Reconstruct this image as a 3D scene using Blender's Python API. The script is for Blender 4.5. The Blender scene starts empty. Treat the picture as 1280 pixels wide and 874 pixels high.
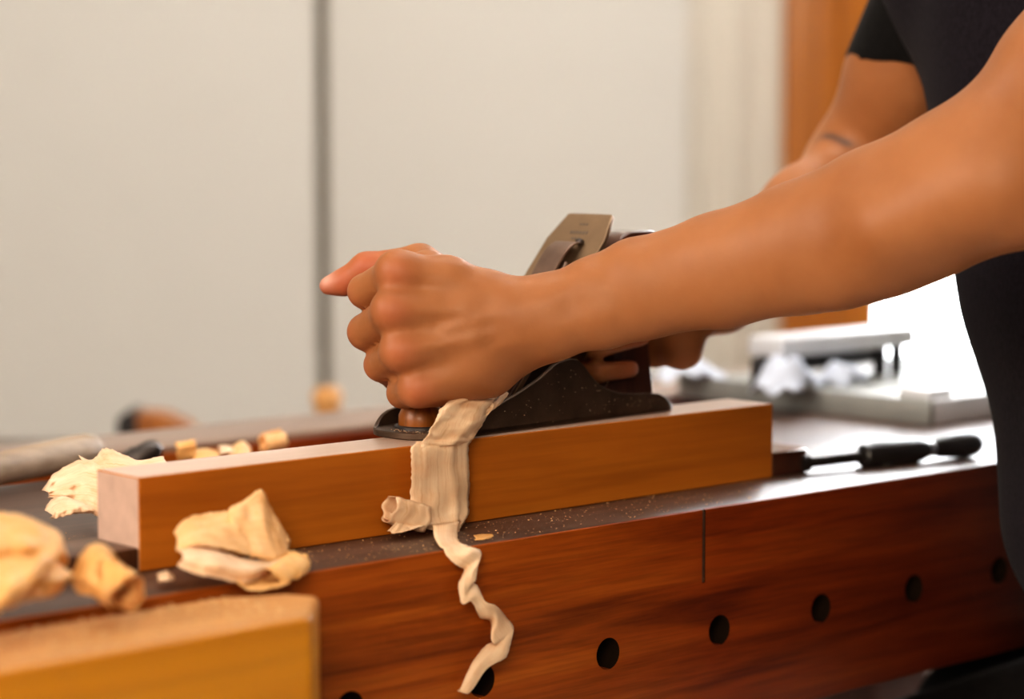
import bpy, bmesh, math, random
import numpy as np
from mathutils import Vector, Matrix
random.seed(7); np.random.seed(7)
C = bpy.context.scene.collection
sc = bpy.context.scene

# ------------------------------------------------------------------ camera frame
FPX, CX, CY, VPX, HY = 2844.0, 640.0, 437.0, 3780.0, 175.0
ZB = 0.86                                  # bench top height
CAM = np.array([0.0, -0.965, ZB + 0.2308])
pit = math.atan((CY - HY) / FPX)
_up = np.array([0, math.cos(pit), -math.sin(pit)])
_x = np.array([(VPX - CX) / FPX, -(HY - CY) / FPX, 1.0]); _x -= _up * _x.dot(_up); _x /= np.linalg.norm(_x)
_y = -np.cross(_up, _x)
if _y[2] < 0: _y = -_y
ROT = np.array([_x, _y, _up])              # camera (right, up, forward) -> world

def ray(px, py): return ROT @ np.array([(px - CX) / FPX, -(py - CY) / FPX, 1.0])
def P(px, py, d): return CAM + ray(px, py) * d                 # point at optical depth d
def onY(px, py, Y):
    q = ray(px, py); return CAM + q * ((Y - CAM[1]) / q[1])
def onZ(px, py, Z):
    q = ray(px, py); return CAM + q * ((Z - CAM[2]) / q[2])

# ------------------------------------------------------------------ materials
def mat(name):
    m = bpy.data.materials.new(name); m.use_nodes = True
    nt = m.node_tree; b = nt.nodes['Principled BSDF']
    return m, nt, b
def node(nt, kind, **kw):
    n = nt.nodes.new(kind)
    for k, v in kw.items(): setattr(n, k, v)
    return n
def coords(nt, scale=(1, 1, 1), rot=(0, 0, 0), loc=(0, 0, 0)):
    tc = node(nt, 'ShaderNodeTexCoord'); mp = node(nt, 'ShaderNodeMapping')
    mp.inputs['Scale'].default_value = scale; mp.inputs['Rotation'].default_value = rot; mp.inputs['Location'].default_value = loc
    nt.links.new(tc.outputs['Object'], mp.inputs['Vector']); return mp.outputs['Vector']
def noise(nt, vec, scale=5, detail=4, rough=.55, dist=0):
    n = node(nt, 'ShaderNodeTexNoise'); n.inputs['Scale'].default_value = scale; n.inputs['Detail'].default_value = detail
    n.inputs['Roughness'].default_value = rough; n.inputs['Distortion'].default_value = dist
    nt.links.new(vec, n.inputs['Vector']); return n.outputs['Fac']
def ramp(nt, fac, stops):
    r = node(nt, 'ShaderNodeValToRGB'); e = r.color_ramp.elements
    while len(e) < len(stops): e.new(.5)
    for i, (p, c) in enumerate(stops): e[i].position = p; e[i].color = (*c, 1)
    nt.links.new(fac, r.inputs['Fac']); return r.outputs['Color']
def mixc(nt, fac, a, b, mode='MIX'):
    m = node(nt, 'ShaderNodeMix', data_type='RGBA', blend_type=mode)
    for sock, v in ((m.inputs['Factor'], fac), (m.inputs['A'], a), (m.inputs['B'], b)):
        pass
    def put(s, v):
        if isinstance(v, (int, float)): s.default_value = v
        elif isinstance(v, tuple): s.default_value = (*v, 1)
        else: nt.links.new(v, s)
    put(m.inputs[0], fac); put(m.inputs[6], a); put(m.inputs[7], b)
    return m.outputs[2]
def bump(nt, b, h, strength=.2, dist=.001):
    n = node(nt, 'ShaderNodeBump'); n.inputs['Strength'].default_value = strength; n.inputs['Distance'].default_value = dist
    nt.links.new(h, n.inputs['Height']); nt.links.new(n.outputs['Normal'], b.inputs['Normal'])
def plain(name, col, rough=.5, metal=0, coat=0, var=.08, vs=30, bs=0, bd=.0005):
    m, nt, b = mat(name)
    v = coords(nt); f = noise(nt, v, vs, 4)
    dk = tuple(c * (1 - var) for c in col); lt = tuple(min(1, c * (1 + var)) for c in col)
    nt.links.new(ramp(nt, f, [(.3, dk), (.7, lt)]), b.inputs['Base Color'])
    b.inputs['Roughness'].default_value = rough; b.inputs['Metallic'].default_value = metal; b.inputs['Coat Weight'].default_value = coat
    b.inputs['Coat Roughness'].default_value = .15
    if bs: bump(nt, b, f, bs, bd)
    return m
def wood(name, dark, mid, light, along='X', rough=.45, coat=0, scale=1.0, tilt=0, fine=.35, coatr=.15):
    """Straight grained wood: stretched noise bands plus fine pores."""
    m, nt, b = mat(name)
    st = {'X': (1.2, 22, 22), 'Y': (22, 1.2, 22), 'Z': (22, 22, 1.2)}[along]
    st = tuple(s * scale for s in st)
    v = coords(nt, st, (0, tilt, 0))
    f = noise(nt, v, 1.0, 5, .6, .6)
    base = ramp(nt, f, [(.28, dark), (.5, mid), (.74, light)])
    st2 = tuple(s * 9 if s > 5 else s * 7 for s in st)
    g = noise(nt, coords(nt, st2, (0, tilt, 0)), 1.0, 2, .5)
    pore = ramp(nt, g, [(.35, (1 - fine,) * 3), (.6, (1, 1, 1))])
    col = mixc(nt, 1.0, base, pore, 'MULTIPLY')
    nt.links.new(col, b.inputs['Base Color'])
    b.inputs['Roughness'].default_value = rough; b.inputs['Coat Weight'].default_value = coat; b.inputs['Coat Roughness'].default_value = coatr
    bump(nt, b, g, .08, .0004)
    return m

M = {}
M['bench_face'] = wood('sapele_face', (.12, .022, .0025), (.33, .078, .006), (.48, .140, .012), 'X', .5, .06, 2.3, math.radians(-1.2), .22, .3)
M['bench_top'] = wood('bench_top_wood', (.055, .027, .017), (.095, .048, .03), (.14, .075, .048), 'X', .42, .2, 1.0, 0, .3, .28)
M['bench_dark'] = wood('bench_under', (.05, .012, .006), (.09, .022, .01), (.13, .04, .016), 'X', .5)
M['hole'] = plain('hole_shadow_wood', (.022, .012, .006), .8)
M['rail'] = wood('rail_wood', (.20, .12, .085), (.28, .18, .13), (.36, .24, .18), 'X', .38, .3, 1, 0, .15)
M['board'] = wood('beech_board', (.41, .115, .010), (.52, .160, .014), (.60, .205, .022), 'X', .55, .0, 1.3, 0, .12)
M['board_raw'] = wood('fresh_planed', (.66, .44, .33), (.72, .50, .39), (.78, .56, .44), 'X', .32, .35, 1.3, 0, .08)
M['board_end'] = plain('end_grain', (.56, .37, .285), .6, 0, 0, .10, 90)
M['chop'] = wood('honey_varnish', (.46, .165, .004), (.60, .235, .006), (.68, .30, .012), 'X', .4, .12, .6, 0, .1)
M['chop_top'] = wood('dusty_top', (.50, .22, .06), (.60, .29, .09), (.68, .36, .13), 'X', .6, 0, 1.4, 0, .15)
M['dog'] = wood('dog_wood', (.05, .018, .008), (.10, .035, .014), (.16, .06, .022), 'Z', .4, .2)
M['tote'] = wood('rosewood', (.05, .014, .007), (.11, .033, .014), (.17, .06, .026), 'Z', .3, 1.0, 1, 0, .3, .07)
M['knob'] = wood('knob_wood', (.22, .06, .006), (.34, .105, .012), (.42, .15, .022), 'Z', .4, .12, 1)
M['handle'] = wood('grey_handle', (.26, .175, .11), (.35, .245, .16), (.43, .32, .22), 'X', .62, .0, .8, 0, .2)
M['steel'] = plain('bright_steel', (.62, .62, .64), .28, 1, 0, .06, 60)
M['dark_steel'] = plain('dark_steel', (.10, .085, .08), .4, .8, 0, .2, 60)
M['black'] = plain('black_plastic', (.022, .018, .018), .4, 0, .2, .2)
M['brass'] = plain('dull_brass', (.34, .21, .10), .38, 1, 0, .15, 60)
M['cap'] = plain('lever_cap', (.25, .165, .125), .42, .85, 0, .12, 80)
M['iron'] = plain('old_iron', (.35, .235, .145), .45, .9, 0, .10, 70)
M['stamp'] = plain('stamp_dark', (.12, .085, .06), .6, .3)
M['whitegrey'] = plain('white_metal', (.70, .70, .72), .4, .1, 0, .05)
M['grey'] = plain('grey_metal', (.30, .30, .28), .45, .3, 0, .1)
M['rag'] = plain('pale_rag', (.62, .66, .76), .9, 0, 0, .08, 40, .2)
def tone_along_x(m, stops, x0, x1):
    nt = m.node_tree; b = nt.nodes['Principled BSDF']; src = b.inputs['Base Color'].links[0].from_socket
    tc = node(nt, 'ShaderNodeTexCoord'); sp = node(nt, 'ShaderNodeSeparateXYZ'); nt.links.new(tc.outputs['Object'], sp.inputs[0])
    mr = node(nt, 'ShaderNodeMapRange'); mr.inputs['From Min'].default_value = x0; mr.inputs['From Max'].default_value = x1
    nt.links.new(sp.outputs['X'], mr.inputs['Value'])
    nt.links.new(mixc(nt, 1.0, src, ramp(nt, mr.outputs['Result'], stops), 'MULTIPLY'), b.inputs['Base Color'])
tone_along_x(M['bench_face'], [(0, (1, 1, 1)), (.36, (1, .92, .85)), (.52, (.72, .48, .50)), (.78, (.42, .24, .30)), (1, (.22, .13, .20))], -.35, .42)  # redder wood to the right, with shade beside the body painted in
M['bench_face'].node_tree.nodes['Principled BSDF'].inputs['Specular IOR Level'].default_value = .18
M['board'].node_tree.nodes['Principled BSDF'].inputs['Specular IOR Level'].default_value = .2
M['orange_trim'] = wood('door_wood', (.22, .060, .003), (.33, .100, .005), (.44, .15, .008), 'Z', .45, .1, .25, 0, .1)
M['panel'] = plain('cream_panel', (.555, .528, .488), .6, 0, 0, .012, 2)
M['panel_warm'] = plain('cream_curtain', (.565, .515, .445), .7, 0, 0, .02, 3)
M['gapdark'] = plain('shadow_gap', (.20, .165, .12), .7, 0, 0, .1)
M['floor'] = plain('pale_floor', (.62, .58, .52), .5, 0, 0, .06, 5)
M['ceiling'] = plain('ceiling_paint', (.75, .72, .66), .8, 0, 0, .02, 3)
M['patio'] = plain('pale_paving', (.8, .79, .76), .8, 0, 0, .04, 4)
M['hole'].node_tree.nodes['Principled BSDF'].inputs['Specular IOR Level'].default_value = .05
M['cloth_black'] = plain('black_jersey', (.008, .0072, .0072), .85, 0, 0, .25, 250, .3, .0006)
M['cloth_apron'] = plain('dark_twill', (.0130, .0098, .0140), .85, 0, 0, .3, 300, .35, .0006)
M['trouser'] = plain('dark_trouser', (.010, .008, .008), .85, 0, 0, .3, 200, .3, .0006)
M['shoe'] = plain('shoe_leather', (.02, .015, .012), .5)
M['hair'] = plain('dark_hair', (.02, .013, .009), .6, 0, 0, .3, 150, .5, .002)
for k in ('cloth_black', 'cloth_apron', 'trouser'):
    M[k].node_tree.nodes['Principled BSDF'].inputs['Sheen Weight'].default_value = .03
    M[k].node_tree.nodes['Principled BSDF'].inputs['Specular IOR Level'].default_value = .12

def make_iron_body():
    m, nt, b = mat('cast_iron')
    f = noise(nt, coords(nt), 45, 5); g = noise(nt, coords(nt), 600, 2)
    nt.links.new(ramp(nt, f, [(.3, (.065, .038, .023)), (.7, (.115, .070, .044))]), b.inputs['Base Color'])
    b.inputs['Metallic'].default_value = .6; b.inputs['Roughness'].default_value = .48
    bump(nt, b, g, .12, .0003); return m
M['cast'] = make_iron_body()

def make_shaving(name, a, c, d, tr=.18):
    m, nt, b = mat(name)
    f = noise(nt, coords(nt, (60, 60, 60)), 1, 4, .6); g = noise(nt, coords(nt, (220, 220, 40)), 1, 3)
    col = ramp(nt, f, [(.25, a), (.5, c), (.75, d)])
    at = node(nt, 'ShaderNodeAttribute', attribute_name='grain'); mp = node(nt, 'ShaderNodeMapping'); mp.inputs['Scale'].default_value = (2.5, 26, 7)
    nt.links.new(at.outputs['Vector'], mp.inputs['Vector']); sg = noise(nt, mp.outputs['Vector'], 1, 3, .6)
    col = mixc(nt, 1.0, col, ramp(nt, sg, [(.30, (.86, .76, .64)), (.48, (1, .97, .93)), (.70, (1, 1, 1))]), 'MULTIPLY')
    nt.links.new(col, b.inputs['Base Color']); b.inputs['Roughness'].default_value = .5
    add = node(nt, 'ShaderNodeMath', operation='ADD'); nt.links.new(sg, add.inputs[0]); nt.links.new(g, add.inputs[1])
    bump(nt, b, add.outputs[0], .2, .0006)
    t = node(nt, 'ShaderNodeBsdfTranslucent'); nt.links.new(mixc(nt, 1, col, (1, .72, .42), 'MULTIPLY'), t.inputs['Color'])
    mx = node(nt, 'ShaderNodeMixShader'); mx.inputs[0].default_value = tr
    out = nt.nodes['Material Output']
    nt.links.new(b.outputs[0], mx.inputs[1]); nt.links.new(t.outputs[0], mx.inputs[2]); nt.links.new(mx.outputs[0], out.inputs['Surface'])
    return m
M['shave'] = make_shaving('pale_shaving', (.85, .47, .19), (.92, .58, .28), (.95, .69, .40))
M['shave_long'] = make_shaving('long_shaving', (.90, .59, .36), (.94, .69, .47), (.97, .77, .57), .12)
M['shave_yellow'] = make_shaving('yellow_shaving', (.84, .43, .12), (.91, .54, .21), (.95, .65, .33))
M['shave_pink'] = make_shaving('pinkish_shaving', (.88, .58, .35), (.93, .68, .46), (.96, .77, .57))
M['dust'] = plain('sawdust', (.62, .38, .18), .8, 0, 0, .25, 400)

def make_skin():
    m, nt, b = mat('skin')
    f = noise(nt, coords(nt), 18, 4); g = noise(nt, coords(nt), 500, 3); h = noise(nt, coords(nt, (1, 1, 1)), 90, 3)
    base = ramp(nt, f, [(.3, (.31, .116, .039)), (.7, (.385, .154, .058))])
    at = node(nt, 'ShaderNodeAttribute', attribute_name='red'); base = mixc(nt, at.outputs['Fac'], base, (.44, .118, .055))
    at = node(nt, 'ShaderNodeAttribute', attribute_name='nail'); base = mixc(nt, at.outputs['Fac'], base, (.66, .36, .28))
    at = node(nt, 'ShaderNodeAttribute', attribute_name='ink'); base = mixc(nt, at.outputs['Fac'], base, (.09, .055, .045))
    nt.links.new(base, b.inputs['Base Color'])
    b.inputs['Roughness'].default_value = .5; b.inputs['Specular IOR Level'].default_value = .35
    b.inputs['Subsurface Weight'].default_value = .12; b.inputs['Subsurface Radius'].default_value = (.008, .003, .0015); b.inputs['Subsurface Scale'].default_value = 1.0
    add = node(nt, 'ShaderNodeMath', operation='ADD'); nt.links.new(g, add.inputs[0]); nt.links.new(h, add.inputs[1])
    bump(nt, b, add.outputs[0], .12, .0006)
    return m
M['skin'] = make_skin()

# ------------------------------------------------------------------ object helpers
def tag(o, label=None, cat=None, group=None, kind=None):
    if label: o['label'] = label
    if cat: o['category'] = cat
    if group: o['group'] = group
    if kind: o['kind'] = kind
    return o
def thing(name, label, cat, loc=(0, 0, 0), rz=0, group=None):
    o = bpy.data.objects.new(name, None); C.objects.link(o); o.location = loc; o.rotation_euler = (0, 0, rz); o.empty_display_size = .05
    return tag(o, label, cat, group)
def link_mesh(name, me, m, parent=None, smooth=True, base=None):
    """me in world coordinates (or the parent's local ones); origin is moved to base."""
    if base is not None:
        me.transform(Matrix.Translation(-Vector(base)))
    o = bpy.data.objects.new(name, me); C.objects.link(o)
    if base is not None: o.location = base
    for mm in (m if isinstance(m, list) else [m]): me.materials.append(mm)
    if smooth: me.polygons.foreach_set('use_smooth', [True] * len(me.polygons))
    if parent is not None: o.parent = parent
    return o
def obj(name, bm, m, parent=None, smooth=True, base=None, sharp=None):
    bmesh.ops.recalc_face_normals(bm, faces=bm.faces)
    me = bpy.data.meshes.new(name); bm.to_mesh(me); bm.free()
    o = link_mesh(name, me, m, parent, smooth, base)
    if smooth and sharp is not None: me.set_sharp_from_angle(angle=math.radians(sharp))
    return o
def bx(bm, x0, x1, y0, y1, z0, z1, bev=0, seg=2):
    vs = [bm.verts.new((x, y, z)) for x in (x0, x1) for y in (y0, y1) for z in (z0, z1)]
    fs = [bm.faces.new([vs[i] for i in f]) for f in ((0, 1, 3, 2), (4, 6, 7, 5), (0, 4, 5, 1), (2, 3, 7, 6), (0, 2, 6, 4), (1, 5, 7, 3))]
    if bev:
        es = list({e for f in fs for e in f.edges})
        bmesh.ops.bevel(bm, geom=es, offset=bev, segments=seg, affect='EDGES', profile=.5)
    return fs
def box(name, x0, x1, y0, y1, z0, z1, m, parent=None, bev=.001, base=None, seg=2):
    bm = bmesh.new(); bx(bm, x0, x1, y0, y1, z0, z1, bev, seg)
    return obj(name, bm, m, parent, True, base, 35)
def frame(d):
    d = Vector(d).normalized(); a = Vector((0, 0, 1)) if abs(d.z) < .9 else Vector((1, 0, 0))
    u = d.cross(a).normalized(); return u, d.cross(u).normalized()
def lathe(bm, a, d, prof, n=28):
    """prof: (distance along d, radius)"""
    a = Vector(a); d = Vector(d).normalized(); u, v = frame(d); rings = []
    for t, r in prof:
        rings.append([bm.verts.new(a + d * t + (u * math.cos(2 * math.pi * i / n) + v * math.sin(2 * math.pi * i / n)) * max(r, 1e-5)) for i in range(n)])
    for p, q in zip(rings, rings[1:]):
        for i in range(n): bm.faces.new((p[i], p[(i + 1) % n], q[(i + 1) % n], q[i]))
    bm.faces.new(rings[0][::-1]); bm.faces.new(rings[-1])
def prism(bm, pts, fn):
    """closed polygon pts extruded between fn(p,0) and fn(p,1)"""
    lo = [bm.verts.new(fn(p, 0)) for p in pts]; hi = [bm.verts.new(fn(p, 1)) for p in pts]; n = len(pts)
    bm.faces.new(lo[::-1]); bm.faces.new(hi)
    for i in range(n): bm.faces.new((lo[i], lo[(i + 1) % n], hi[(i + 1) % n], hi[i]))
def catmull(pts, sub):
    pts = [np.array(p, float) for p in pts]; out = []
    ext = [2 * pts[0] - pts[1]] + pts + [2 * pts[-1] - pts[-2]]
    for i in range(1, len(ext) - 2):
        p0, p1, p2, p3 = ext[i - 1:i + 3]
        for k in range(sub):
            t = k / sub
            out.append(.5 * (2 * p1 + (p2 - p0) * t + (2 * p0 - 5 * p1 + 4 * p2 - p3) * t * t + (3 * p1 - p0 - 3 * p2 + p3) * t ** 3))
    out.append(pts[-1]); return out
def bevel_mod(o, w, seg=2, ang=40):
    md = o.modifiers.new('bevel', 'BEVEL'); md.width = w; md.segments = seg; md.limit_method = 'ANGLE'; md.angle_limit = math.radians(ang); return o
def carve(o, cutters):
    for c in cutters:
        md = o.modifiers.new('cut', 'BOOLEAN'); md.operation = 'DIFFERENCE'; md.object = c; md.solver = 'EXACT'
    dg = bpy.context.evaluated_depsgraph_get(); me = bpy.data.meshes.new_from_object(o.evaluated_get(dg))
    o.modifiers.clear(); o.data = me
    for c in cutters: bpy.data.objects.remove(c)
    me.polygons.foreach_set('use_smooth', [True] * len(me.polygons)); me.set_sharp_from_angle(angle=math.radians(35))

# ------------------------------------------------------------------ workbench
bench = thing('workbench', 'dark red varnished wooden workbench with a row of round dog holes along its front face', 'workbench', (1.0, .28, 0))
BX0, BX1, SLABY = .12, 1.95, .385
def wpart(name, x0, x1, y0, y1, z0, z1, m, bev=.002):     # bench part given in world coordinates
    o = box(name, x0, x1, y0, y1, z0, z1, m, None, bev); o.parent = bench
    o.data.transform(Matrix.Translation((-1.0, -.28, 0))); return o
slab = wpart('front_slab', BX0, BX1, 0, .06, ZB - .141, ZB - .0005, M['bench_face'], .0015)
cut = []
for i in range(-5, 9):
    xh = .857 + .0995 * i + (-.0027 if i == 0 else 0)
    if BX0 + .05 < xh < BX1 - .05:
        bm = bmesh.new(); lathe(bm, (xh - 1, -.28 - .02, ZB - .311 + .2308 + .0005), (0, 1, 0), [(0, .0098), (.07, .0098)], 32)
        o = obj('cut', bm, M['bench_dark']); o.parent = bench; cut.append(o)
xg = onY(880, 650, 0)[0]
bm = bmesh.new(); bx(bm, xg - 1 - .0014, xg - 1 + .0014, -.29, -.28 + .003, ZB - .047, ZB + .01); o = obj('cut', bm, M['bench_dark']); o.parent = bench; cut.append(o)
bpy.context.view_layer.update(); carve(slab, cut)
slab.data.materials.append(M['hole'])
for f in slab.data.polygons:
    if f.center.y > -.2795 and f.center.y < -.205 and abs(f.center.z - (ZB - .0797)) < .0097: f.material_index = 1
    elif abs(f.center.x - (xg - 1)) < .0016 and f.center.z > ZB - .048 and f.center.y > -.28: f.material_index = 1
wpart('bench_top', BX0, BX1, .0006, SLABY, ZB - .06, ZB, M['bench_top'], .003)
wpart('tray_bottom', BX0, BX1, SLABY - .02, .50, ZB - .085, ZB - .065, M['bench_dark'])
wpart('back_rail', BX0, BX1, .468, .56, ZB - .14, ZB + .001, [M['rail']], .003)
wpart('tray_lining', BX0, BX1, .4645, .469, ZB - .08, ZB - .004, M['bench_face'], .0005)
for x in (.2, 1.78):
    for y in (.03, .45): wpart('leg', x, x + .09, y, y + .09, 0, ZB - .10, M['bench_dark'], .004)
wpart('stretcher', .25, 1.82, .45, .49, .16, .28, M['bench_dark'])
for x in (.225, 1.805): wpart('side_stretcher', x, x + .04, .10, .46, .16, .26, M['bench_dark'])

# vise with honey-coloured chop clamped at the left front
vise = thing('bench_vise', 'honey yellow varnished wooden vise jaw at the front left of the bench, dusted with sawdust', 'vise', (.40, -.05, ZB - .2))
def vl(p): return Vector((p[0] - .40, p[1] + .05, p[2] - (ZB - .2)))
plan = [(.10, -.087), (.6655, -.0872), (.7005, -.0485), (.692, -.032), (.655, -.017), (.10, -.0125)]
bm = bmesh.new(); prism(bm, plan, lambda p, t: vl((p[0], p[1], ZB - .19 + t * .1885)))
chop = obj('vise_jaw', bm, [M['chop'], M['chop_top']], vise, True, None, 30)
for f in chop.data.polygons:
    if f.normal.z > .9: f.material_index = 1
bevel_mod(chop, .0035, 3)
for x, r in ((.30, .016), (.18, .010), (.42, .010)):
    bm = bmesh.new(); lathe(bm, vl((x, -.02, ZB - .13 if r > .012 else ZB - .10)), (0, 1, 0), [(0, r), (.0203, r)], 20)
    obj('vise_screw' if r > .012 else 'guide_rod', bm, M['dark_steel'], vise)

# ------------------------------------------------------------------ the board being planed
bd = thing('wooden_board', 'long orange-brown board standing on edge on the bench under the plane', 'board', (.92, .08, ZB))
bm = bmesh.new(); bx(bm, .6618 - .92, 1.1725 - .92, .0587 - .08, .1005 - .08, .0002, .0512, .0006, 1)
b_o = obj('board', bm, [M['board'], M['board_raw'], M['board_end']], bd, True, None, 30); bpy.data.objects.remove(bd)
b_o.name = 'wooden_board'; b_o.location = (.92, .08, ZB)
tag(b_o, 'long orange-brown wooden board standing on edge on the bench under the plane', 'board')
for f in b_o.data.polygons:
    if f.normal.z > .9: f.material_index = 1
    elif abs(f.normal.x) > .9: f.material_index = 2
BT = ZB + .0512

# planing stop at the left end and clamp dog at the right end
st = tag(box('bench_stop', .612, .6615, .0590, .100, ZB, ZB + .0135, M['dog'], None, .0015, (.637, .082, ZB)), 'low dark brown wooden stop against the near left end of the board', 'bench stop')
cl = thing('clamp_dog', 'metal screw clamp with dark pear-shaped handle pressing on the right end of the board', 'clamp', (1.25, .082, ZB))
def cll(p): return Vector((p[0] - 1.25, p[1] - .082, p[2] - ZB))
bm = bmesh.new(); pl = [(1.1735, .060), (1.207, .058), (1.2125, .062), (1.2125, .112), (1.1735, .112)]
prism(bm, pl, lambda p, t: cll((p[0], p[1], ZB + .0002 + t * .0168))); bevel_mod(obj('clamp_jaw', bm, M['tote'], cl, True, None, 30), .0012)
q0 = onZ(1003, 579, ZB + .0070); q1 = onZ(1223, 554, ZB + .0098); ax = Vector(q1 - q0).normalized(); LQ = float(np.linalg.norm(q1 - q0))
def cq(f): return cll(Vector(q0) + ax * f * LQ)
bm = bmesh.new(); lathe(bm, cq(0), ax, [(-.002, .0062), (.004, .0062), (.0045, .0036), (LQ * .36, .0040)], 20); obj('clamp_screw', bm, M['dark_steel'], cl, True, None, 40)
bm = bmesh.new(); lathe(bm, cq(.325), ax, [(0, .0065), (.002, .0082), (.008, .0082), (.010, .0088), (.05, .0088), (.056, .0075), (.060, .006)], 24); obj('clamp_body', bm, M['black'], cl, True, None, 40)
pp_ = Vector(q0) + ax * .46 * LQ
bm = bmesh.new(); lathe(bm, cll((pp_.x, pp_.y, ZB)), (0, 0, 1), [(0.0002, .0075), (.004, .0075), (.008, .006)], 20); obj('clamp_post', bm, M['black'], cl, True, None, 40)
bm = bmesh.new(); lathe(bm, cq(.655), ax, [(0, .0055), (.006, .0062), (.012, .0055)], 20); obj('clamp_collar', bm, M['steel'], cl, True, None, 40)
hs = LQ * .32 / .057
bm = bmesh.new(); lathe(bm, cq(.69), ax, [(0, .0038), (.004 * hs, .0048), (.014 * hs, .0072), (.03 * hs, .0090), (.042 * hs, .0096), (.05 * hs, .0086), (.055 * hs, .006), (.057 * hs, .001)], 28); obj('clamp_handle', bm, M['black'], cl)

# ------------------------------------------------------------------ hand plane
pa = math.radians(3.6)
plane = thing('hand_plane', 'old iron hand plane with wooden knob and handle held on the board', 'hand plane', (.862, .0925, BT), pa)
PLN, HWD = .2355, .0305
def outline(n=10, inset=0.0):
    pts = []
    rt, rh = .026, .012
    for i in range(n + 1):
        a = math.pi / 2 * i / n; pts.append((PLN - rh + (rh - inset) * math.sin(a), -(HWD - rh) - (rh - inset) * math.cos(a)))
    for i in range(n + 1):
        a = math.pi / 2 * i / n; pts.append((PLN - rh + (rh - inset) * math.cos(a), (HWD - rh) + (rh - inset) * math.sin(a)))
    for i in range(n + 1):
        a = math.pi / 2 * i / n; pts.append((rt - (rt - inset) * math.sin(a), (HWD - rt) + (rt - inset) * math.cos(a)))
    for i in range(n + 1):
        a = math.pi / 2 * i / n; pts.append((rt - (rt - inset) * math.cos(a), -(HWD - rt) - (rt - inset) * math.sin(a)))
    return pts
prof = [(0, .0042), (.010, .0048), (.0146, .0072), (.020, .0105), (.026, .0130), (.034, .0145), (.05, .0155), (.065, .0185), (.08, .0232), (.10, .0312), (.115, .0398), (.127, .0418), (.134, .0412),
        (.140, .0375), (.146, .0312), (.153, .0250), (.162, .0202), (.175, .0160), (.19, .0144), (.205, .0137), (.214, .0128), (.221, .0102), (.226, .0060), (.232, .0042)]
def wallz(x):
    xs = [p[0] for p in prof]; zs = [p[1] for p in prof]; return float(np.interp(x, xs, zs))
bm = bmesh.new()
op = outline(12); prism(bm, op, lambda p, t: (p[0], p[1], .0003 + .0039 * t))
for s in (-1, 1):                                   # side walls follow the rounded plan outline at toe and heel
    xs = np.concatenate([np.linspace(.0045, .03, 14), np.linspace(.033, .215, 60), np.linspace(.217, .229, 8)]); cols = []
    def half(x):
        rt, rh = .026, .012
        if x < rt: return HWD - rt + math.sqrt(max(0, rt * rt - (rt - x) ** 2))
        if x > PLN - rh: return HWD - rh + math.sqrt(max(0, rh * rh - (x - PLN + rh) ** 2))
        return HWD
    for x in xs:
        h = half(x); z = max(wallz(x), .0044)
        cols.append([bm.verts.new((x, s * h, .0006)), bm.verts.new((x, s * h, z)), bm.verts.new((x, s * (h - .0032), z)), bm.verts.new((x, s * (h - .0032), .0006))])
    for a, b in zip(cols, cols[1:]):
        for i in range(4): bm.faces.new((a[i], a[(i + 1) % 4], b[(i + 1) % 4], b[i]))
    bm.faces.new(cols[0]); bm.faces.new(cols[-1][::-1])
body = obj('plane_body', bm, M['cast'], plane, True, None, 35); bevel_mod(body, .0006, 2)
# frog: sloping bed for the iron
PT = math.radians(48); sl = Vector((math.cos(PT), 0, math.sin(PT))); nr = Vector((-math.sin(PT), 0, math.cos(PT)))
mouth = Vector((.0710, 0, .0042))
bm = bmesh.new(); fp = [(.0765, .0042), (.1355, .0042), (.1405, .03), (.1355, .066), (.129, .0675)]
prism(bm, fp, lambda p, t: (p[0], -.021 + .042 * t, p[1])); bevel_mod(obj('frog', bm, M['cast'], plane, True, None, 35), .0015)
def sloped(name, poly, off, th, m, parent, bev=.0005):
    """flat plate in the bed plane: poly of (across y, up-slope v)"""
    bm = bmesh.new(); prism(bm, poly, lambda p, t: mouth + Vector((0, p[0], 0)) + sl * p[1] + nr * (off + th * t))
    o = obj(name, bm, m, parent, True, None, 30); bevel_mod(o, bev); return o
vt = .1675
iron = sloped('blade', [(-.0255, 0), (.0255, 0), (.0255, vt - .022), (.0195, vt - .001), (.0185, vt), (-.0185, vt), (-.0195, vt - .001), (-.0255, vt - .022)], .0008, .0036, M['iron'], plane)
for r, (v0, cnt, h) in enumerate(((vt - .0085, 3, .0016), (vt - .0150, 6, .0026), (vt - .0205, 3, .0018))):    # worn stamped marks
    for i in range(cnt):
        y = (-(cnt - 1) / 2 + i) * .0027
        sloped('maker_stamp', [(y - .0009, v0), (y + .0009, v0), (y + .0009, v0 - h), (y - .0009, v0 - h)], .0044, .00012, M['stamp'], iron, .00001)
sloped('cap_iron', [(-.025, .003), (.025, .003), (.025, .10), (-.025, .10)], .0046, .002, M['cap'], plane)
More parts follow.
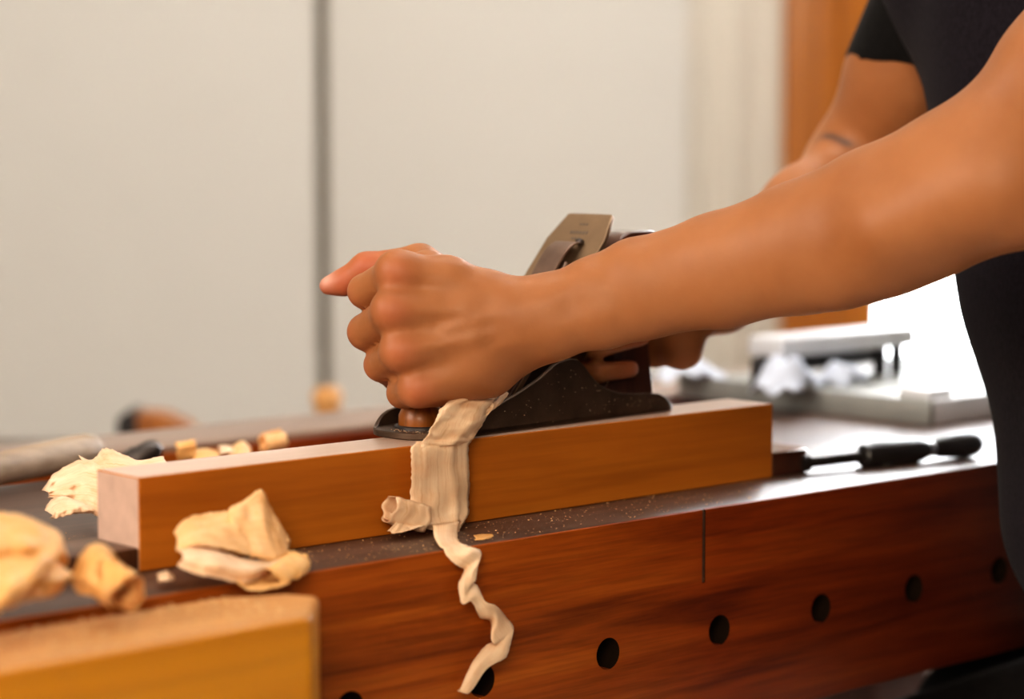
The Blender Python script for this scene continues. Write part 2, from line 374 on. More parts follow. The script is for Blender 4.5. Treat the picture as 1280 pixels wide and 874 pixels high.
# lever cap with arched top and cam lever
lc = []
for y, v in ((-.024, .006), (.024, .006), (.023, .07), (.0130, .105), (.0110, .121)): lc.append((y, v))
for i in range(1, 6):
    a = math.pi * i / 6; lc.append((.0110 * math.cos(a), .121 + .004 * math.sin(a)))
lc += [(-.0110, .121), (-.0130, .105), (-.023, .07)]
lev = sloped('lever_cap', lc, .0066, .0035, M['cap'], plane, .0012)
bm = bmesh.new()                                     # cam lever, curling up over the top end of the cap
pts = [(.094, .0098), (.108, .0114), (.120, .0122), (.130, .0116), (.137, .0092), (.1405, .0062)]
pp = catmull(pts, 6); rows = []
for v, o_ in pp:
    rows.append([bm.verts.new(mouth + Vector((0, y, 0)) + sl * v + nr * (o_ + dz)) for y, dz in ((-.0095, 0), (.0095, 0), (.0095, .002), (-.0095, .002))])
for a, b in zip(rows, rows[1:]):
    for i in range(4): bm.faces.new((a[i], a[(i + 1) % 4], b[(i + 1) % 4], b[i]))
bm.faces.new(rows[0]); bm.faces.new(rows[-1][::-1]); bevel_mod(obj('cam_lever', bm, M['cap'], lev, True, None, 40), .0007)
bm = bmesh.new(); lathe(bm, mouth + sl * .142 + nr * .0064 + Vector((0, -.010, 0)), (0, 1, 0), [(0, .0016), (.001, .0021), (.004, .0021), (.005, .0016)], 14); obj('lever_pin', bm, M['dark_steel'], lev)
# knob
bm = bmesh.new(); lathe(bm, (.0262, .0, .0042), (0, 0, 1), [(0, .0135), (.001, .0140), (.008, .0138), (.012, .0120), (.018, .0100), (.026, .0108), (.036, .0150), (.046, .0172), (.055, .0165), (.062, .0125), (.066, .006), (.067, .0005)], 32)
kn = obj('front_knob', bm, M['knob'], plane)
bm = bmesh.new(); lathe(bm, (.0262, .0, .0042 - .0005), (0, 0, 1), [(0, .0165), (.0022, .0165), (.0028, .0158)], 32); obj('knob_base', bm, M['dark_steel'], kn, True, None, 40)
# tote (rear handle): side profile extruded and rounded
tp = [(.166, .0044), (.222, .0044), (.2235, .010), (.2222, .020), (.2205, .032), (.2185, .044), (.2160, .056), (.2145, .068), (.2150, .082), (.2190, .094), (.2245, .106), (.2265, .1145), (.2240, .1188),
      (.212, .1195), (.198, .1188), (.1895, .114), (.1845, .104), (.1805, .090), (.1790, .074), (.1805, .060), (.1835, .046), (.1845, .034), (.1815, .024), (.1735, .0165), (.167, .012)]
tp = [(x + .0075, z) for x, z in tp]
tp = [tuple(p) for p in catmull(tp + [tp[0]], 3)][:-1]
bm = bmesh.new(); prism(bm, tp, lambda p, t: (p[0], -.0115 + .023 * t, p[1]))
tt = obj('tote', bm, M['tote'], plane, True, None, 40); bevel_mod(tt, .0065, 5, 50)
bm = bmesh.new(); lathe(bm, (.1555, -.006, .047), (1, 0, .25), [(0, .010), (.001, .0125), (.003, .0125), (.005, .009), (.008, .009), (.010, .0125), (.012, .0125), (.013, .010)], 24); obj('adjuster_wheel', bm, M['brass'], plane, True, None, 35)
bm = bmesh.new(); lathe(bm, (.1225, -.006, .039), (1, 0, .25), [(0, .003), (.036, .003)], 12); obj('adjuster_screw', bm, M['dark_steel'], plane)

# ------------------------------------------------------------------ shavings
def ribbon(stations, sub=8, m=12, bulge=None, rip=.0006, fray=.0, seed=1, zmin=None, ymax=None, verts=None, faces=None):
    """strip between an L and an R edge; stations of ((px,py,Y),(px,py,Y)); bulge(t,s) pushes toward -Y"""
    rng = np.random.RandomState(seed)
    L = catmull([onY(*a) for a, b in stations], sub); R = catmull([onY(*b) for a, b in stations], sub)
    n = len(L); ph = rng.rand(8) * 6.28
    V = []
    for i in range(n):
        t = i / (n - 1)
        e0, e1 = fray * (rng.rand() - .3), fray * (rng.rand() - .3)
        for j in range(m + 1):
            s = j / m; s2 = s * (1 - e0 - e1) + e0
            p = L[i] * (1 - s2) + R[i] * s2
            w = rip * (math.sin(t * 23 + s * 5 + ph[0]) + .7 * math.sin(t * 41 - s * 9 + ph[1]) + .6 * math.sin(s * 17 + t * 11 + ph[2]) + .5 * math.sin(s * 31 + t * 7 + ph[3]))
            off = (bulge(t, s) if bulge else 0) + w
            p = p + np.array([-.25, -1, .12]) * off
            if zmin is not None and (p[1] > -.0015 or zmin < 0): p[2] = max(p[2], abs(zmin))
            if ymax is not None: p[1] = min(p[1], ymax)
            V.append(p)
    Fc = [(i * (m + 1) + j, i * (m + 1) + j + 1, (i + 1) * (m + 1) + j + 1, (i + 1) * (m + 1) + j) for i in range(n - 1) for j in range(m)]
    return V, Fc
def roll(a, b, r0, r1, turns, start=0, sub=40, m=12, flare=0, seed=1, rip=.0003, up=None):
    """spiral roll of shaving: axis a->b, radius r0..r1"""
    a = Vector(a); b = Vector(b); d = (b - a).normalized(); u, v = frame(d); rng = np.random.RandomState(seed); V = []
    n = int(sub * max(1, turns)); ph = rng.rand(4) * 6.28
    for i in range(n + 1):
        t = i / n; an = start + t * turns * 2 * math.pi; sh = flare * t
        for j in range(m + 1):
            s = j / m; r = (r0 + (r1 - r0) * t) * (1 + .10 * math.sin(3 * an + ph[0] + 2 * s)) + rip * math.sin(s * 19 + ph[1] + t * 13)
            p = a.lerp(b, s) + d * (sh + .0008 * math.sin(an * 5 + ph[2])) + (u * math.cos(an) + v * math.sin(an)) * r
            V.append(np.array(p))
    Fc = [(i * (m + 1) + j, i * (m + 1) + j + 1, (i + 1) * (m + 1) + j + 1, (i + 1) * (m + 1) + j) for i in range(n) for j in range(m)]
    return V, Fc
def sheet_obj(name, pieces, m, label=None, cat=None, group=None, base=None, th=.00035, zmin=None, subs=1):
    V = []; Fc = []; mi = []; gr = []
    for k, (v, f) in enumerate(pieces):
        o = len(V); V += [tuple(p) for p in v]; Fc += [tuple(i + o for i in q) for q in f]; mi += [k] * len(f)
        w_ = f[0][3] - f[0][0]; gr += [(i // w_ / (len(v) / w_), (i % w_) / (w_ - 1), k * 1.3) for i in range(len(v))]
    if zmin is not None: V = [(p[0], p[1], max(p[2], zmin)) for p in V]
    me = bpy.data.meshes.new(name); me.from_pydata(V, [], Fc)
    if base is None:
        A = np.array(V); base = (A[:, 0].mean(), A[:, 1].mean(), A[:, 2].min())
    o = link_mesh(name, me, m, None, True, base)
    if isinstance(m, list): me.polygons.foreach_set('material_index', mi)
    at = me.attributes.new('grain', 'FLOAT_VECTOR', 'POINT'); at.data.foreach_set('vector', np.array(gr, np.float32).ravel())
    md = o.modifiers.new('thick', 'SOLIDIFY'); md.thickness = th; md.offset = 0
    if label: tag(o, label, cat, group)
    return o
def fold(*ks):
    """sum of (amp, position, width) ridges across s"""
    return lambda t, s: sum(a * math.exp(-((s - p) / w) ** 2) for a, p, w in ks)

def tri(*ks):
    return lambda t, s: sum(a * max(0, 1 - abs(s - p) / w) for a, p, w in ks)

# the long shaving hanging from the plane
YB = .0587
top = ribbon([((571, 494, .058), (633, 480, .064)), ((552, 509, .050), (619, 500, .056)), ((540, 526, .046), (607, 523, .050)), ((531, 546, .045), (594, 546, .047)), ((524, 559, .047), (588, 556, .048))],
             8, 16, lambda t, s: .004 * math.sin(math.pi * s) + .0022 * math.sin(9 * s + 3 * t) * (1 - .5 * t) + .002 * math.exp(-((t - .55) / .12) ** 2), .0007, .03, 3)
panel = ribbon([((520, 552, .051), (586, 549, .051)), ((514, 562, .046), (586, 555, .047)), ((514, 590, .048), (586, 582, .049)), ((513, 620, .049), (587, 613, .050)), ((514, 641, .047), (586, 640, .047)), ((521, 656, .044), (581, 652, .044)), ((545, 664, .043), (574, 665, .041)), ((553, 662, .037), (572, 672, .036))],
               8, 16, lambda t, s: .0016 * math.sin(math.pi * s) + .0022 * math.exp(-((s - .62 - .2 * t) / .06) ** 2) * (t < .8) * min(1, t * 4) + .0025 * math.exp(-((t - .70) / .06) ** 2) * math.exp(-((s - .5) / .35) ** 2), .0005, .02, 5)
tail = ribbon([((541, 656, .036), (576, 652, .036)), ((543, 672, .016), (573, 672, .018)), ((554, 690, .000), (578, 682, .004)), ((569, 706, -.006), (590, 684, -.005)), ((580, 712, -.006), (602, 690, -.006)),
               ((577, 722, -.006), (598, 708, -.011)), ((572, 731, -.005), (595, 726, -.011)), ((577, 755, -.010), (590, 728, -.005)), ((590, 753, -.012), (597, 733, -.005)), ((600, 772, -.006), (607, 752, -.012)),
               ((613, 777, -.006), (620, 757, -.012)), ((613, 800, -.012), (632, 770, -.005)), ((618, 806, -.012), (641, 783, -.006)), ((610, 805, -.005), (640, 797, -.011)), ((600, 814, -.006), (633, 822, -.012)),
               ((588, 832, -.007), (610, 835, -.011)), ((576, 858, -.006), (588, 865, -.008)), ((572, 864, -.006), (577, 866, -.007))],
              6, 8, lambda t, s: .002 * math.sin(math.pi * s), .0004, .03, 8, ZB + .0012)
str1 = ribbon([((596, 494, .058), (600, 502, .056)), ((608, 497, .056), (609, 505, .054)), ((618, 505, .054), (613, 511, .053)), ((612, 516, .052), (606, 519, .051)), ((602, 526, .050), (598, 524, .050))], 6, 6, lambda t, s: .0015 * math.sin(math.pi * s), .0003, .04, 71)
str2 = ribbon([((630, 488, .060), (636, 492, .058)), ((622, 499, .057), (628, 503, .056)), ((612, 508, .054), (617, 512, .053)), ((603, 513, .052), (606, 518, .051))], 6, 6, lambda t, s: .001 * math.sin(math.pi * s), .0003, .04, 72)
sheet_obj('wood_shaving', [top, panel, tail, str1, str2], M['shave_long'], 'long pale shaving hanging from the plane over the bench front in a twisted tail', 'wood shaving', None, None, .0003)
rl = [roll(onY(486, 634, .048), onY(530, 648, .044), .0062, .0085, 1.25, .6, 30, 12, 0, 3), ribbon([((484, 664, .044), (503, 640, .046)), ((496, 667, .040), (515, 650, .044)), ((522, 660, .036), (532, 655, .040))], 6, 8, fold((.002, .5, .3)), .0004, .05, 4)]
sheet_obj('wood_shaving', rl, M['shave_pink'], 'small pinkish rolled shaving tucked beside the hanging shaving against the board', 'wood shaving', None, None, .0003, ZB + .0004)

# crumpled shaving in front of the board
zf = ZB + .0006
A = ribbon([((217, 664, .036), (221, 690, .012)), ((228, 652, .040), (236, 684, .008)), ((240, 645, .042), (252, 682, .004)), ((262, 641, .040), (275, 686, .002)), ((284, 638, .036), (300, 692, .002)), ((300, 640, .032), (322, 698, .004)), ((330, 652, .030), (346, 698, .010)), ((360, 668, .028), (358, 690, .016))],
           8, 16, tri((.004, .4, .35), (.0015, .75, .15)), .0004, .05, 11)
Bf = ribbon([((283, 648, .030), (286, 672, .016)), ((286, 635, .032), (296, 684, .010)), ((304, 624, .034), (312, 694, .006)), ((323, 612, .036), (334, 700, .004)), ((336, 632, .034), (346, 698, .006)), ((346, 648, .032), (356, 692, .010)), ((362, 674, .028), (360, 688, .016))], 8, 14, lambda t, s: .004 * max(0, 1 - abs(t - .5) / .5) + .001 * math.sin(7 * t + 3 * s), .0004, .03, 12)
A2 = ribbon([((220, 684, 0.017), (222, 708, .004)), ((236, 680, 0.015), (244, 717, -.006)), ((256, 682, 0.011), (268, 722, -.012)), ((280, 690, 0.007), (296, 728, -.015)), ((304, 698, 0.003), (320, 726, -.014)), ((326, 700, .008), (338, 712, -.004)), ((350, 694, .012), (352, 702, .004))],
            8, 16, lambda t, s: .009 * math.sin(math.pi * min(1, s * 1.15)) ** .8 if s < .87 else 0, .0004, .04, 14)
Cr = ribbon([((296, 716, -.008), (298, 730, -.018)), ((318, 706, -.004), (322, 744, -.026)), ((338, 700, .0), (343, 743, -.026)), ((352, 694, .004), (358, 736, -.022)), ((362, 688, .008), (368, 734, -.018)), ((372, 690, .006), (374, 716, -.008)), ((383, 693, .006), (380, 706, -.002))], 10, 14, lambda t, s: -.010 * math.sin(math.pi * s) * max(0, 1 - abs(t - .35) / .4) + .004 * math.sin(t * 26) * (t > .6), .0008, .08, 13)
Cr2 = roll(onY(336, 730, -.012), onY(372, 706, .0), .0060, .0088, 1.3, 2.0, 30, 12, 0, 9)
sheet_obj('wood_shaving', [A, Bf, A2, Cr, Cr2], [M['shave'], M['shave'], M['shave_pink'], M['shave_yellow'], M['shave_yellow']], 'crumpled shaving with a pointed flap lying in front of the board', 'wood shaving', None, None, .0003, zf)
# crumpled shaving behind the left end of the board
A = ribbon([((52, 613, .235), (60, 622, .225)), ((62, 598, .240), (78, 630, .215)), ((80, 584, .245), (95, 636, .200)), ((100, 575, .245), (112, 642, .185)), ((118, 578, .230), (126, 648, .170)), ((134, 585, .210), (137, 652, .160)), ((150, 600, .200), (150, 650, .158))],
           8, 20, lambda t, s: .010 * math.sin(math.pi * s) + .0024 * math.sin(14 * t + 8 * s) + .0018 * math.sin(24 * s - 6 * t), .0010, .04, 21)
Bf = ribbon([((97, 569, .262), (104, 590, .240)), ((112, 575, .250), (118, 595, .225)), ((124, 566, .245), (128, 600, .215)), ((133, 560, .240), (140, 605, .205)), ((152, 567, .235), (155, 600, .200)), ((174, 575, .225), (172, 600, .200)), ((206, 570, .220), (206, 590, .200))], 8, 12, lambda t, s: .004 * math.sin(math.pi * s) + .002 * math.sin(11 * t), .0009, .05, 22)
Cr = ribbon([((56, 638, .200), (62, 648, .185)), ((62, 626, .205), (70, 648, .180)), ((78, 620, .200), (84, 645, .176)), ((98, 626, .190), (98, 642, .176)), ((112, 634, .185), (112, 642, .178))], 8, 12, lambda t, s: .009 * math.sin(math.pi * s), .0007, .05, 23)
sheet_obj('wood_shaving', [A, Bf, Cr], M['shave_pink'], 'pale crinkled shaving lying behind the left end of the board', 'wood shaving', None, None, .0003, zf)
# big folded shaving at the left edge
A = ribbon([((-60, 655, .02), (-60, 765, -.060)), ((-25, 644, .024), (-25, 770, -.066)), ((5, 640, .022), (2, 764, -.066)), ((38, 647, .016), (34, 752, -.056)), ((62, 658, .010), (60, 748, -.046)), ((75, 668, .008), (73, 742, -.036)), ((76, 690, .012), (80, 728, -.020))],
           8, 20, lambda t, s: .012 * math.sin(math.pi * s) - .011 * math.exp(-((s - .50) / .10) ** 2) + .007 * math.exp(-((s - .72) / .09) ** 2), .0009, .03, 31)
Bf = ribbon([((-30, 742, -.060), (-30, 772, -.070)), ((0, 728, -.062), (4, 762, -.070)), ((30, 706, -.056), (36, 738, -.062)), ((56, 684, -.044), (64, 712, -.048)), ((74, 672, -.030), (76, 690, -.036))], 8, 10, lambda t, s: .006 * math.sin(math.pi * s), .0008, .04, 32)
sheet_obj('wood_shaving', [A, Bf], M['shave_yellow'], 'large folded yellowish shaving at the left edge on the vise jaw', 'wood shaving', None, None, .0003, zf)
# curled roll on the vise jaw
A = ribbon([((96, 742, -.020), (140, 748, -.040)), ((89, 722, -.014), (128, 730, -.036)), ((98, 698, -.008), (122, 712, -.030)), ((112, 682, -.004), (136, 700, -.024)), ((128, 680, .002), (142, 700, -.014)), ((136, 690, .010), (146, 706, -.004))], 8, 14, lambda t, s: .008 * math.sin(math.pi * s) , .0007, .04, 41)
R1 = roll(onY(122, 714, -.016), onY(160, 743, -.046), .0052, .0105, 1.9, 1.2, 36, 14, .002, 6, .0004)
sheet_obj('wood_shaving', [A, R1], M['shave_yellow'], 'small tightly curled yellowish shaving roll with open end on the vise jaw', 'wood shaving', None, None, .0003, zf)

# little curls and chips beside the tray, in a line behind the board
def curl(px, py, Y, r, w, label, m, ang=0, turns=1.6, seed=1):
    c = onY(px, py, Y); d = np.array([math.cos(ang), math.sin(ang), .1]) * w / 2
    c[2] = max(c[2], ZB + r * 1.15)
    return sheet_obj('shaving_curl', [roll(c - d, c + d, r * .55, r, turns, 1.0, 30, 10, 0, seed)], m, label, 'wood shaving', 'small curls and chips behind the board', None, .0004, zf)
curl(233, 563, .365, .0072, .013, 'small round curl of shaving behind the board, nearest the left end of the row', M['shave_yellow'], -.6, 1.8, 2)
curl(342, 552, .365, .0078, .017, 'round curl of shaving behind the board, closest to the toe of the plane', M['shave'], -.2, 1.5, 4)
def chip(name, st_, label, m, seed, grp='small curls and chips behind the board'):
    return sheet_obj(name, [ribbon(st_, 4, 6, fold((.002, .5, .3)), .0004, .05, seed)], m, label, 'wood chip', grp, None, .0005, zf)
chip('wood_chip', [((240, 563, .37), (242, 576, .35)), ((256, 561, .372), (258, 574, .35)), ((274, 564, .372), (274, 573, .352))], 'flat yellowish wood chip behind the board, right of the small round curl', M['shave_yellow'], 51)
chip('wood_chip', [((286, 562, .372), (286, 572, .352)), ((302, 551, .372), (302, 570, .352)), ((314, 560, .372), (312, 570, .352))], 'peaked triangular wood chip standing behind the middle of the board', M['shave'], 52)
chip('wood_chip', [((272, 558, .376), (274, 568, .356)), ((284, 557, .376), (286, 566, .356)), ((292, 560, .376), (292, 566, .356))], 'small white wood chip between the flat chip and the triangular chip', M['shave_pink'], 53)
# fragments on the ledge before the board
chip('wood_chip', [((592, 680, .022), (594, 690, .010)), ((603, 675, .022), (605, 690, .008)), ((616, 680, .018), (614, 688, .010))], 'brown wood chip on the bench edge right of the hanging shaving', M['shave_yellow'], 61, 'chips on the bench edge')
chip('wood_chip', [((196, 718, .022), (198, 727, .012)), ((208, 714, .022), (210, 726, .010)), ((217, 720, .018), (216, 726, .012))], 'pale wood chip on the bench edge left of the crumpled shaving', M['shave_pink'], 62, 'chips on the bench edge')

# sawdust
def dust(name, n, sample, size, m, label, seed):
    rng = np.random.RandomState(seed); V = []; Fc = []
    for _ in range(n):
        p = np.array(sample(rng)); s = size * (.35 + rng.rand() ** 2 * 1.3); k = len(V)
        a = rng.rand() * 6.28; e1 = np.array([math.cos(a), math.sin(a), .2 * rng.randn()]) * s; e2 = np.array([-math.sin(a), math.cos(a), .3 * rng.randn()]) * s * (.4 + .5 * rng.rand())
        V += [p + e1, p + e2, p - e1 * .8, p - e2, p + np.array([0, 0, s * .6])]
        Fc += [(k, k + 1, k + 4), (k + 1, k + 2, k + 4), (k + 2, k + 3, k + 4), (k + 3, k, k + 4), (k + 3, k + 2, k + 1, k)]
    V = [(p[0], p[1], p[2]) for p in V]
    me = bpy.data.meshes.new(name); me.from_pydata(V, [], Fc)
    A = np.array(V); o = link_mesh(name, me, m, None, False, (A[:, 0].mean(), A[:, 1].mean(), A[:, 2].min()))
    return tag(o, label, 'sawdust', None, 'stuff')
def ledge(r):
    x = .68 + r.rand() * .50; cl_ = .5 + .5 * math.sin(x * 41) * math.sin(x * 17 + 1)
    return (x, .004 + (r.rand() ** (.6 + cl_)) * .053, ZB + .0005)
dust('sawdust', 1000, ledge, .0005, M['dust'], 'fine pale sawdust scattered on the bench edge in front of the board', 3)
def chopdust(r): return (.40 + r.rand() * .27, -.084 + r.rand() * .066, ZB - .001)
dust('sawdust', 1400, chopdust, .0011, M['dust'], 'coarse sawdust covering the top of the yellow vise jaw', 4)
def leftdust(r): return (.50 + r.rand() * .20, .12 + r.rand() * .25, ZB + .0004)
dust('sawdust', 500, leftdust, .0006, M['dust'], 'thin sawdust on the bench top left of the board end', 5)
def bl(x, y, z):
    return (.862 + x * math.cos(pa) - y * math.sin(pa), .0925 + x * math.sin(pa) + y * math.cos(pa), BT + z)
def toedust(r):
    x = .004 + r.rand() * .04
    if r.rand() < .75: return bl(x, (r.rand() - .5) * .034 - .006, .0044)
    x = .06 + r.rand() * .155; return bl(x, -.0307, .003 + r.rand() ** .8 * (wallz(x) - .006))
dust('sawdust', 420, toedust, .00042, M['shave_pink'], 'dusting of sawdust on the toe and side of the hand plane', 6)

# ------------------------------------------------------------------ tools and things on the bench
a0 = onZ(-98, 606, ZB + .0135); a1 = onZ(121, 560, ZB + .0140); d = Vector(a1 - a0); Lh = d.length; un = d.normalized()
ml = thing('hammer', 'weathered grey-brown round wooden hammer handle lying across the bench tray at left', 'hammer', (a0[0], a0[1], ZB))
bm = bmesh.new(); lathe(bm, Vector((0, 0, a0[2] - ZB)), d, [(-.03, .008), (0, .010), (Lh * .3, .0108), (Lh * .62, .0116), (Lh * .85, .0122), (Lh * .93, .0118), (Lh * .97, .0100), (Lh * .99, .0062), (Lh * 1.0, .001)], 28)
obj('handle', bm, M['handle'], ml)
bm = bmesh.new(); sid = Vector((-un.y, un.x, 0)).normalized(); lathe(bm, Vector((0, 0, a0[2] - ZB)) - un * .04 - sid * .05, sid, [(0, .0125), (.025, .0125), (.03, .0105), (.06, .0105), (.065, .0122), (.078, .0122), (.105, .004)], 20); obj('hammer_head', bm, M['dark_steel'], ml, True, None, 35)
c0 = onY(183, 567, .43)
ct = thing('steel_punch', 'small dark round-ended steel punch in the tray behind the left end of the board', 'punch', (c0[0], c0[1], ZB - .064))
zc = c0[2] - (ZB - .064); da = Vector((.86, -.35, .5))
bm = bmesh.new(); lathe(bm, (0, 0, zc), da, [(-.085, .004), (-.055, .0075), (-.01, .0085), (.004, .0085), (.009, .0066), (.0115, .0035), (.012, .001)], 24); obj('punch_shaft', bm, M['dark_steel'], ct, True, None, 40)
bm = bmesh.new(); lathe(bm, (0, 0, zc), da, [(-.014, .0085), (-.013, .0096), (-.006, .0096), (-.005, .0085)], 24); obj('collar', bm, M['dark_steel'], ct, True, None, 40)
# low table standing behind the bench, with a mallet and a pale block on it
TBZ = .735
tb = thing('side_table', 'low side table standing behind the workbench, hidden below its back rail', 'table', tuple(P(300, 560, 2.56) * np.array([1, 1, 0])), math.atan2(-ROT[1, 2], -ROT[0, 2]) + math.pi / 2)
box('table_top', -.40, .40, -.15, .15, TBZ - .03, TBZ, M['bench_top'], tb, .003)
for x in (-.36, .36):
    for y in (-.12, .12): box('leg', x - .02, x + .02, y - .02, y + .02, 0, TBZ - .03, M['bench_dark'], tb, .002)
mp_ = P(196, 517, 2.50)
mt = thing('wooden_mallet', 'blurred orange-brown wooden mallet head with dark end behind the back rail', 'mallet', (mp_[0], mp_[1], TBZ), math.atan2(ROT[1, 0], ROT[0, 0]))
bm = bmesh.new(); pr = [(-.020, 0), (.052, 0), (.050, .028), (.036, .046), (.010, .058), (-.020, .060)]
prism(bm, pr, lambda p, t: (p[0], -.025 + .05 * t, p[1])); bevel_mod(obj('mallet_head', bm, M['knob'], mt, True, None, 40), .004)
bm = bmesh.new(); pr2 = [(-.040, 0), (-.018, 0), (-.018, .062), (-.028, .063), (-.040, .053)]
prism(bm, pr2, lambda p, t: (p[0], -.027 + .054 * t, p[1])); bevel_mod(obj('mallet_end', bm, M['black'], mt, True, None, 40), .003)
yp = P(409, 500, 2.50)
bm = bmesh.new(); lathe(bm, (0, 0, 0), (0, 0, 1), [(0, .013), (.004, .014), (.060, .013), (.068, .0165), (.078, .0165), (.084, .012), (.086, .002)], 24)
pg = obj('wooden_peg', bm, M['chop_top']); pg.location = (yp[0], yp[1], TBZ); tag(pg, 'blurred pale yellow wooden peg behind the back rail below the dark wall joint', 'peg')

# low grey metal tray with a raised rack and rags at the right end of the bench
tr = thing('metal_tray', 'low grey metal tray at the far right end of the bench under the rack', 'tray', (1.62, .30, ZB))
def tl(name, x0, x1, y0, y1, z0, z1, m, bev=.001): return box(name, x0 - 1.62, x1 - 1.62, y0 - .30, y1 - .30, z0 - ZB, z1 - ZB, m, tr, bev)
tl('tray_plate', 1.482, 1.80, .162, .44, ZB + .0002, ZB + .0165, M['grey'], .0015)
tl('tray_lip', 1.48, 1.486, .16, .44, ZB + .0002, ZB + .0205, M['grey'], .001)
tl('tray_lip', 1.486, 1.80, .16, .166, ZB + .0002, ZB + .0205, M['whitegrey'], .001)
tl('corner_block', 1.487, 1.52, .167, .197, ZB + .0165, ZB + .028, M['whitegrey'], .002)
ZT = ZB + .0165
rk = thing('tool_rack', 'low white metal rack with dark legs standing on the grey tray', 'tool rack', (1.66, .36, ZT))
def rkp(name, x0, x1, y0, y1, z0, z1, m, bev=.001): return box(name, x0 - 1.66, x1 - 1.66, y0 - .36, y1 - .36, z0 - ZT, z1 - ZT, m, rk, bev)
e0 = onY(1134, 470, .335); e1 = onY(1104, 470, .335)
xr = e0[0]
rkp('rack_bar', 1.44 + .05, xr, .325, .365, ZB + .043, ZB + .060, M['whitegrey'], .002)
for x in (xr - .010, xr - .034, xr - .15, xr - .20):
    rkp('rack_leg', x - (.0045 if x > xr - .02 else .005), x + .0045, .335, .345, ZT, ZB + .043, M['black'], .0008)
rkp('rack_back', 1.50, xr - .004, .362, .3645, ZT + .008, ZB + .043, M['black'], .0004)
def rag(px, py, Y, w, h, label, seed, rot):
    rng = np.random.RandomState(seed); bm = bmesh.new(); c = onY(px, py, Y); n = 14
    ph = rng.rand(6) * 6.28; g = []
    for i in range(n + 1):
        row = []
        for j in range(n + 1):
            u, v = i / n - .5, j / n - .5; r2 = (u * u + v * v)
            z = h * math.exp(-r2 * 5) * (1 + .3 * math.sin(9 * u + ph[0]) + .3 * math.sin(8 * v + ph[1])) + .004 * math.sin(15 * u + 9 * v + ph[2])
            x, y = u * w, v * w * .6
            row.append(bm.verts.new((x * math.cos(rot) - y * math.sin(rot), x * math.sin(rot) + y * math.cos(rot), max(.0008, z))))
        g.append(row)
    for i in range(n):
        for j in range(n): bm.faces.new((g[i][j], g[i + 1][j], g[i + 1][j + 1], g[i][j + 1]))
    o = obj('crumpled_rag', bm, M['rag']); o.location = (c[0], c[1], ZT)
    md = o.modifiers.new('t', 'SOLIDIFY'); md.thickness = .0008; md.offset = 1
    return tag(o, label, 'rag', 'pale rags on the grey tray')
rag(985, 485, .30, .07, .030, 'pale blue-grey crumpled rag in front of the white rack', 1, .3)
rag(860, 490, .42, .06, .022, 'pale crumpled rag behind the right end of the board', 2, -.4)
rag(1055, 462, .315, .05, .020, 'small pale rag bunched under the white rack bar', 3, .2)

# ------------------------------------------------------------------ person (implicit surfaces)
class RC:      # tapered capsule
    def __init__(s, a, b, ra, rb): s.a = np.array(a, float); s.b = np.array(b, float); s.ra = ra; s.rb = rb; s.l = max(1e-6, np.linalg.norm(s.b - s.a))
    def d(s, p):
        ba = s.b - s.a; h = np.clip(((p - s.a) @ ba) / (ba @ ba), 0, 1)
        q = p - s.a - h[:, None] * ba; return np.sqrt((q * q).sum(1)) - (s.ra + (s.rb - s.ra) * h)
    def lb(s, c): return float(s.d(c[None])[0])
class EL:      # ellipsoid with axes
    def __init__(s, c, ax, r): s.c = np.array(c, float); s.A = np.array(ax, float); s.r = np.array(r, float)
    def d(s, p):
        q = (p - s.c) @ s.A.T / s.r; k0 = np.sqrt((q * q).sum(1)) + 1e-9; q2 = q / s.r; k1 = np.sqrt((q2 * q2).sum(1)) + 1e-9
        return k0 * (k0 - 1) / k1
    def lb(s, c): return float(np.linalg.norm(c - s.c) - s.r.max())
def smin(a, b, k):
    h = np.clip(.5 + .5 * (b - a) / k, 0, 1); return b * (1 - h) + a * h - k * h * (1 - h)
class G:       # group of shapes joined with a blend radius
    def __init__(s, items, k): s.it = items; s.k = k
    def lb(s, c): return min(i.lb(c) for i in s.it) - s.k * .3
    def d(s, p, c=None, h=None):
        out = None
        for i in s.it:
            if c is not None and i.lb(c) > h + .03: continue
            v = i.d(p, c, h) if isinstance(i, G) else i.d(p)
            out = v if out is None else smin(out, v, s.k)
        return np.full(len(p), 1.0) if out is None else out
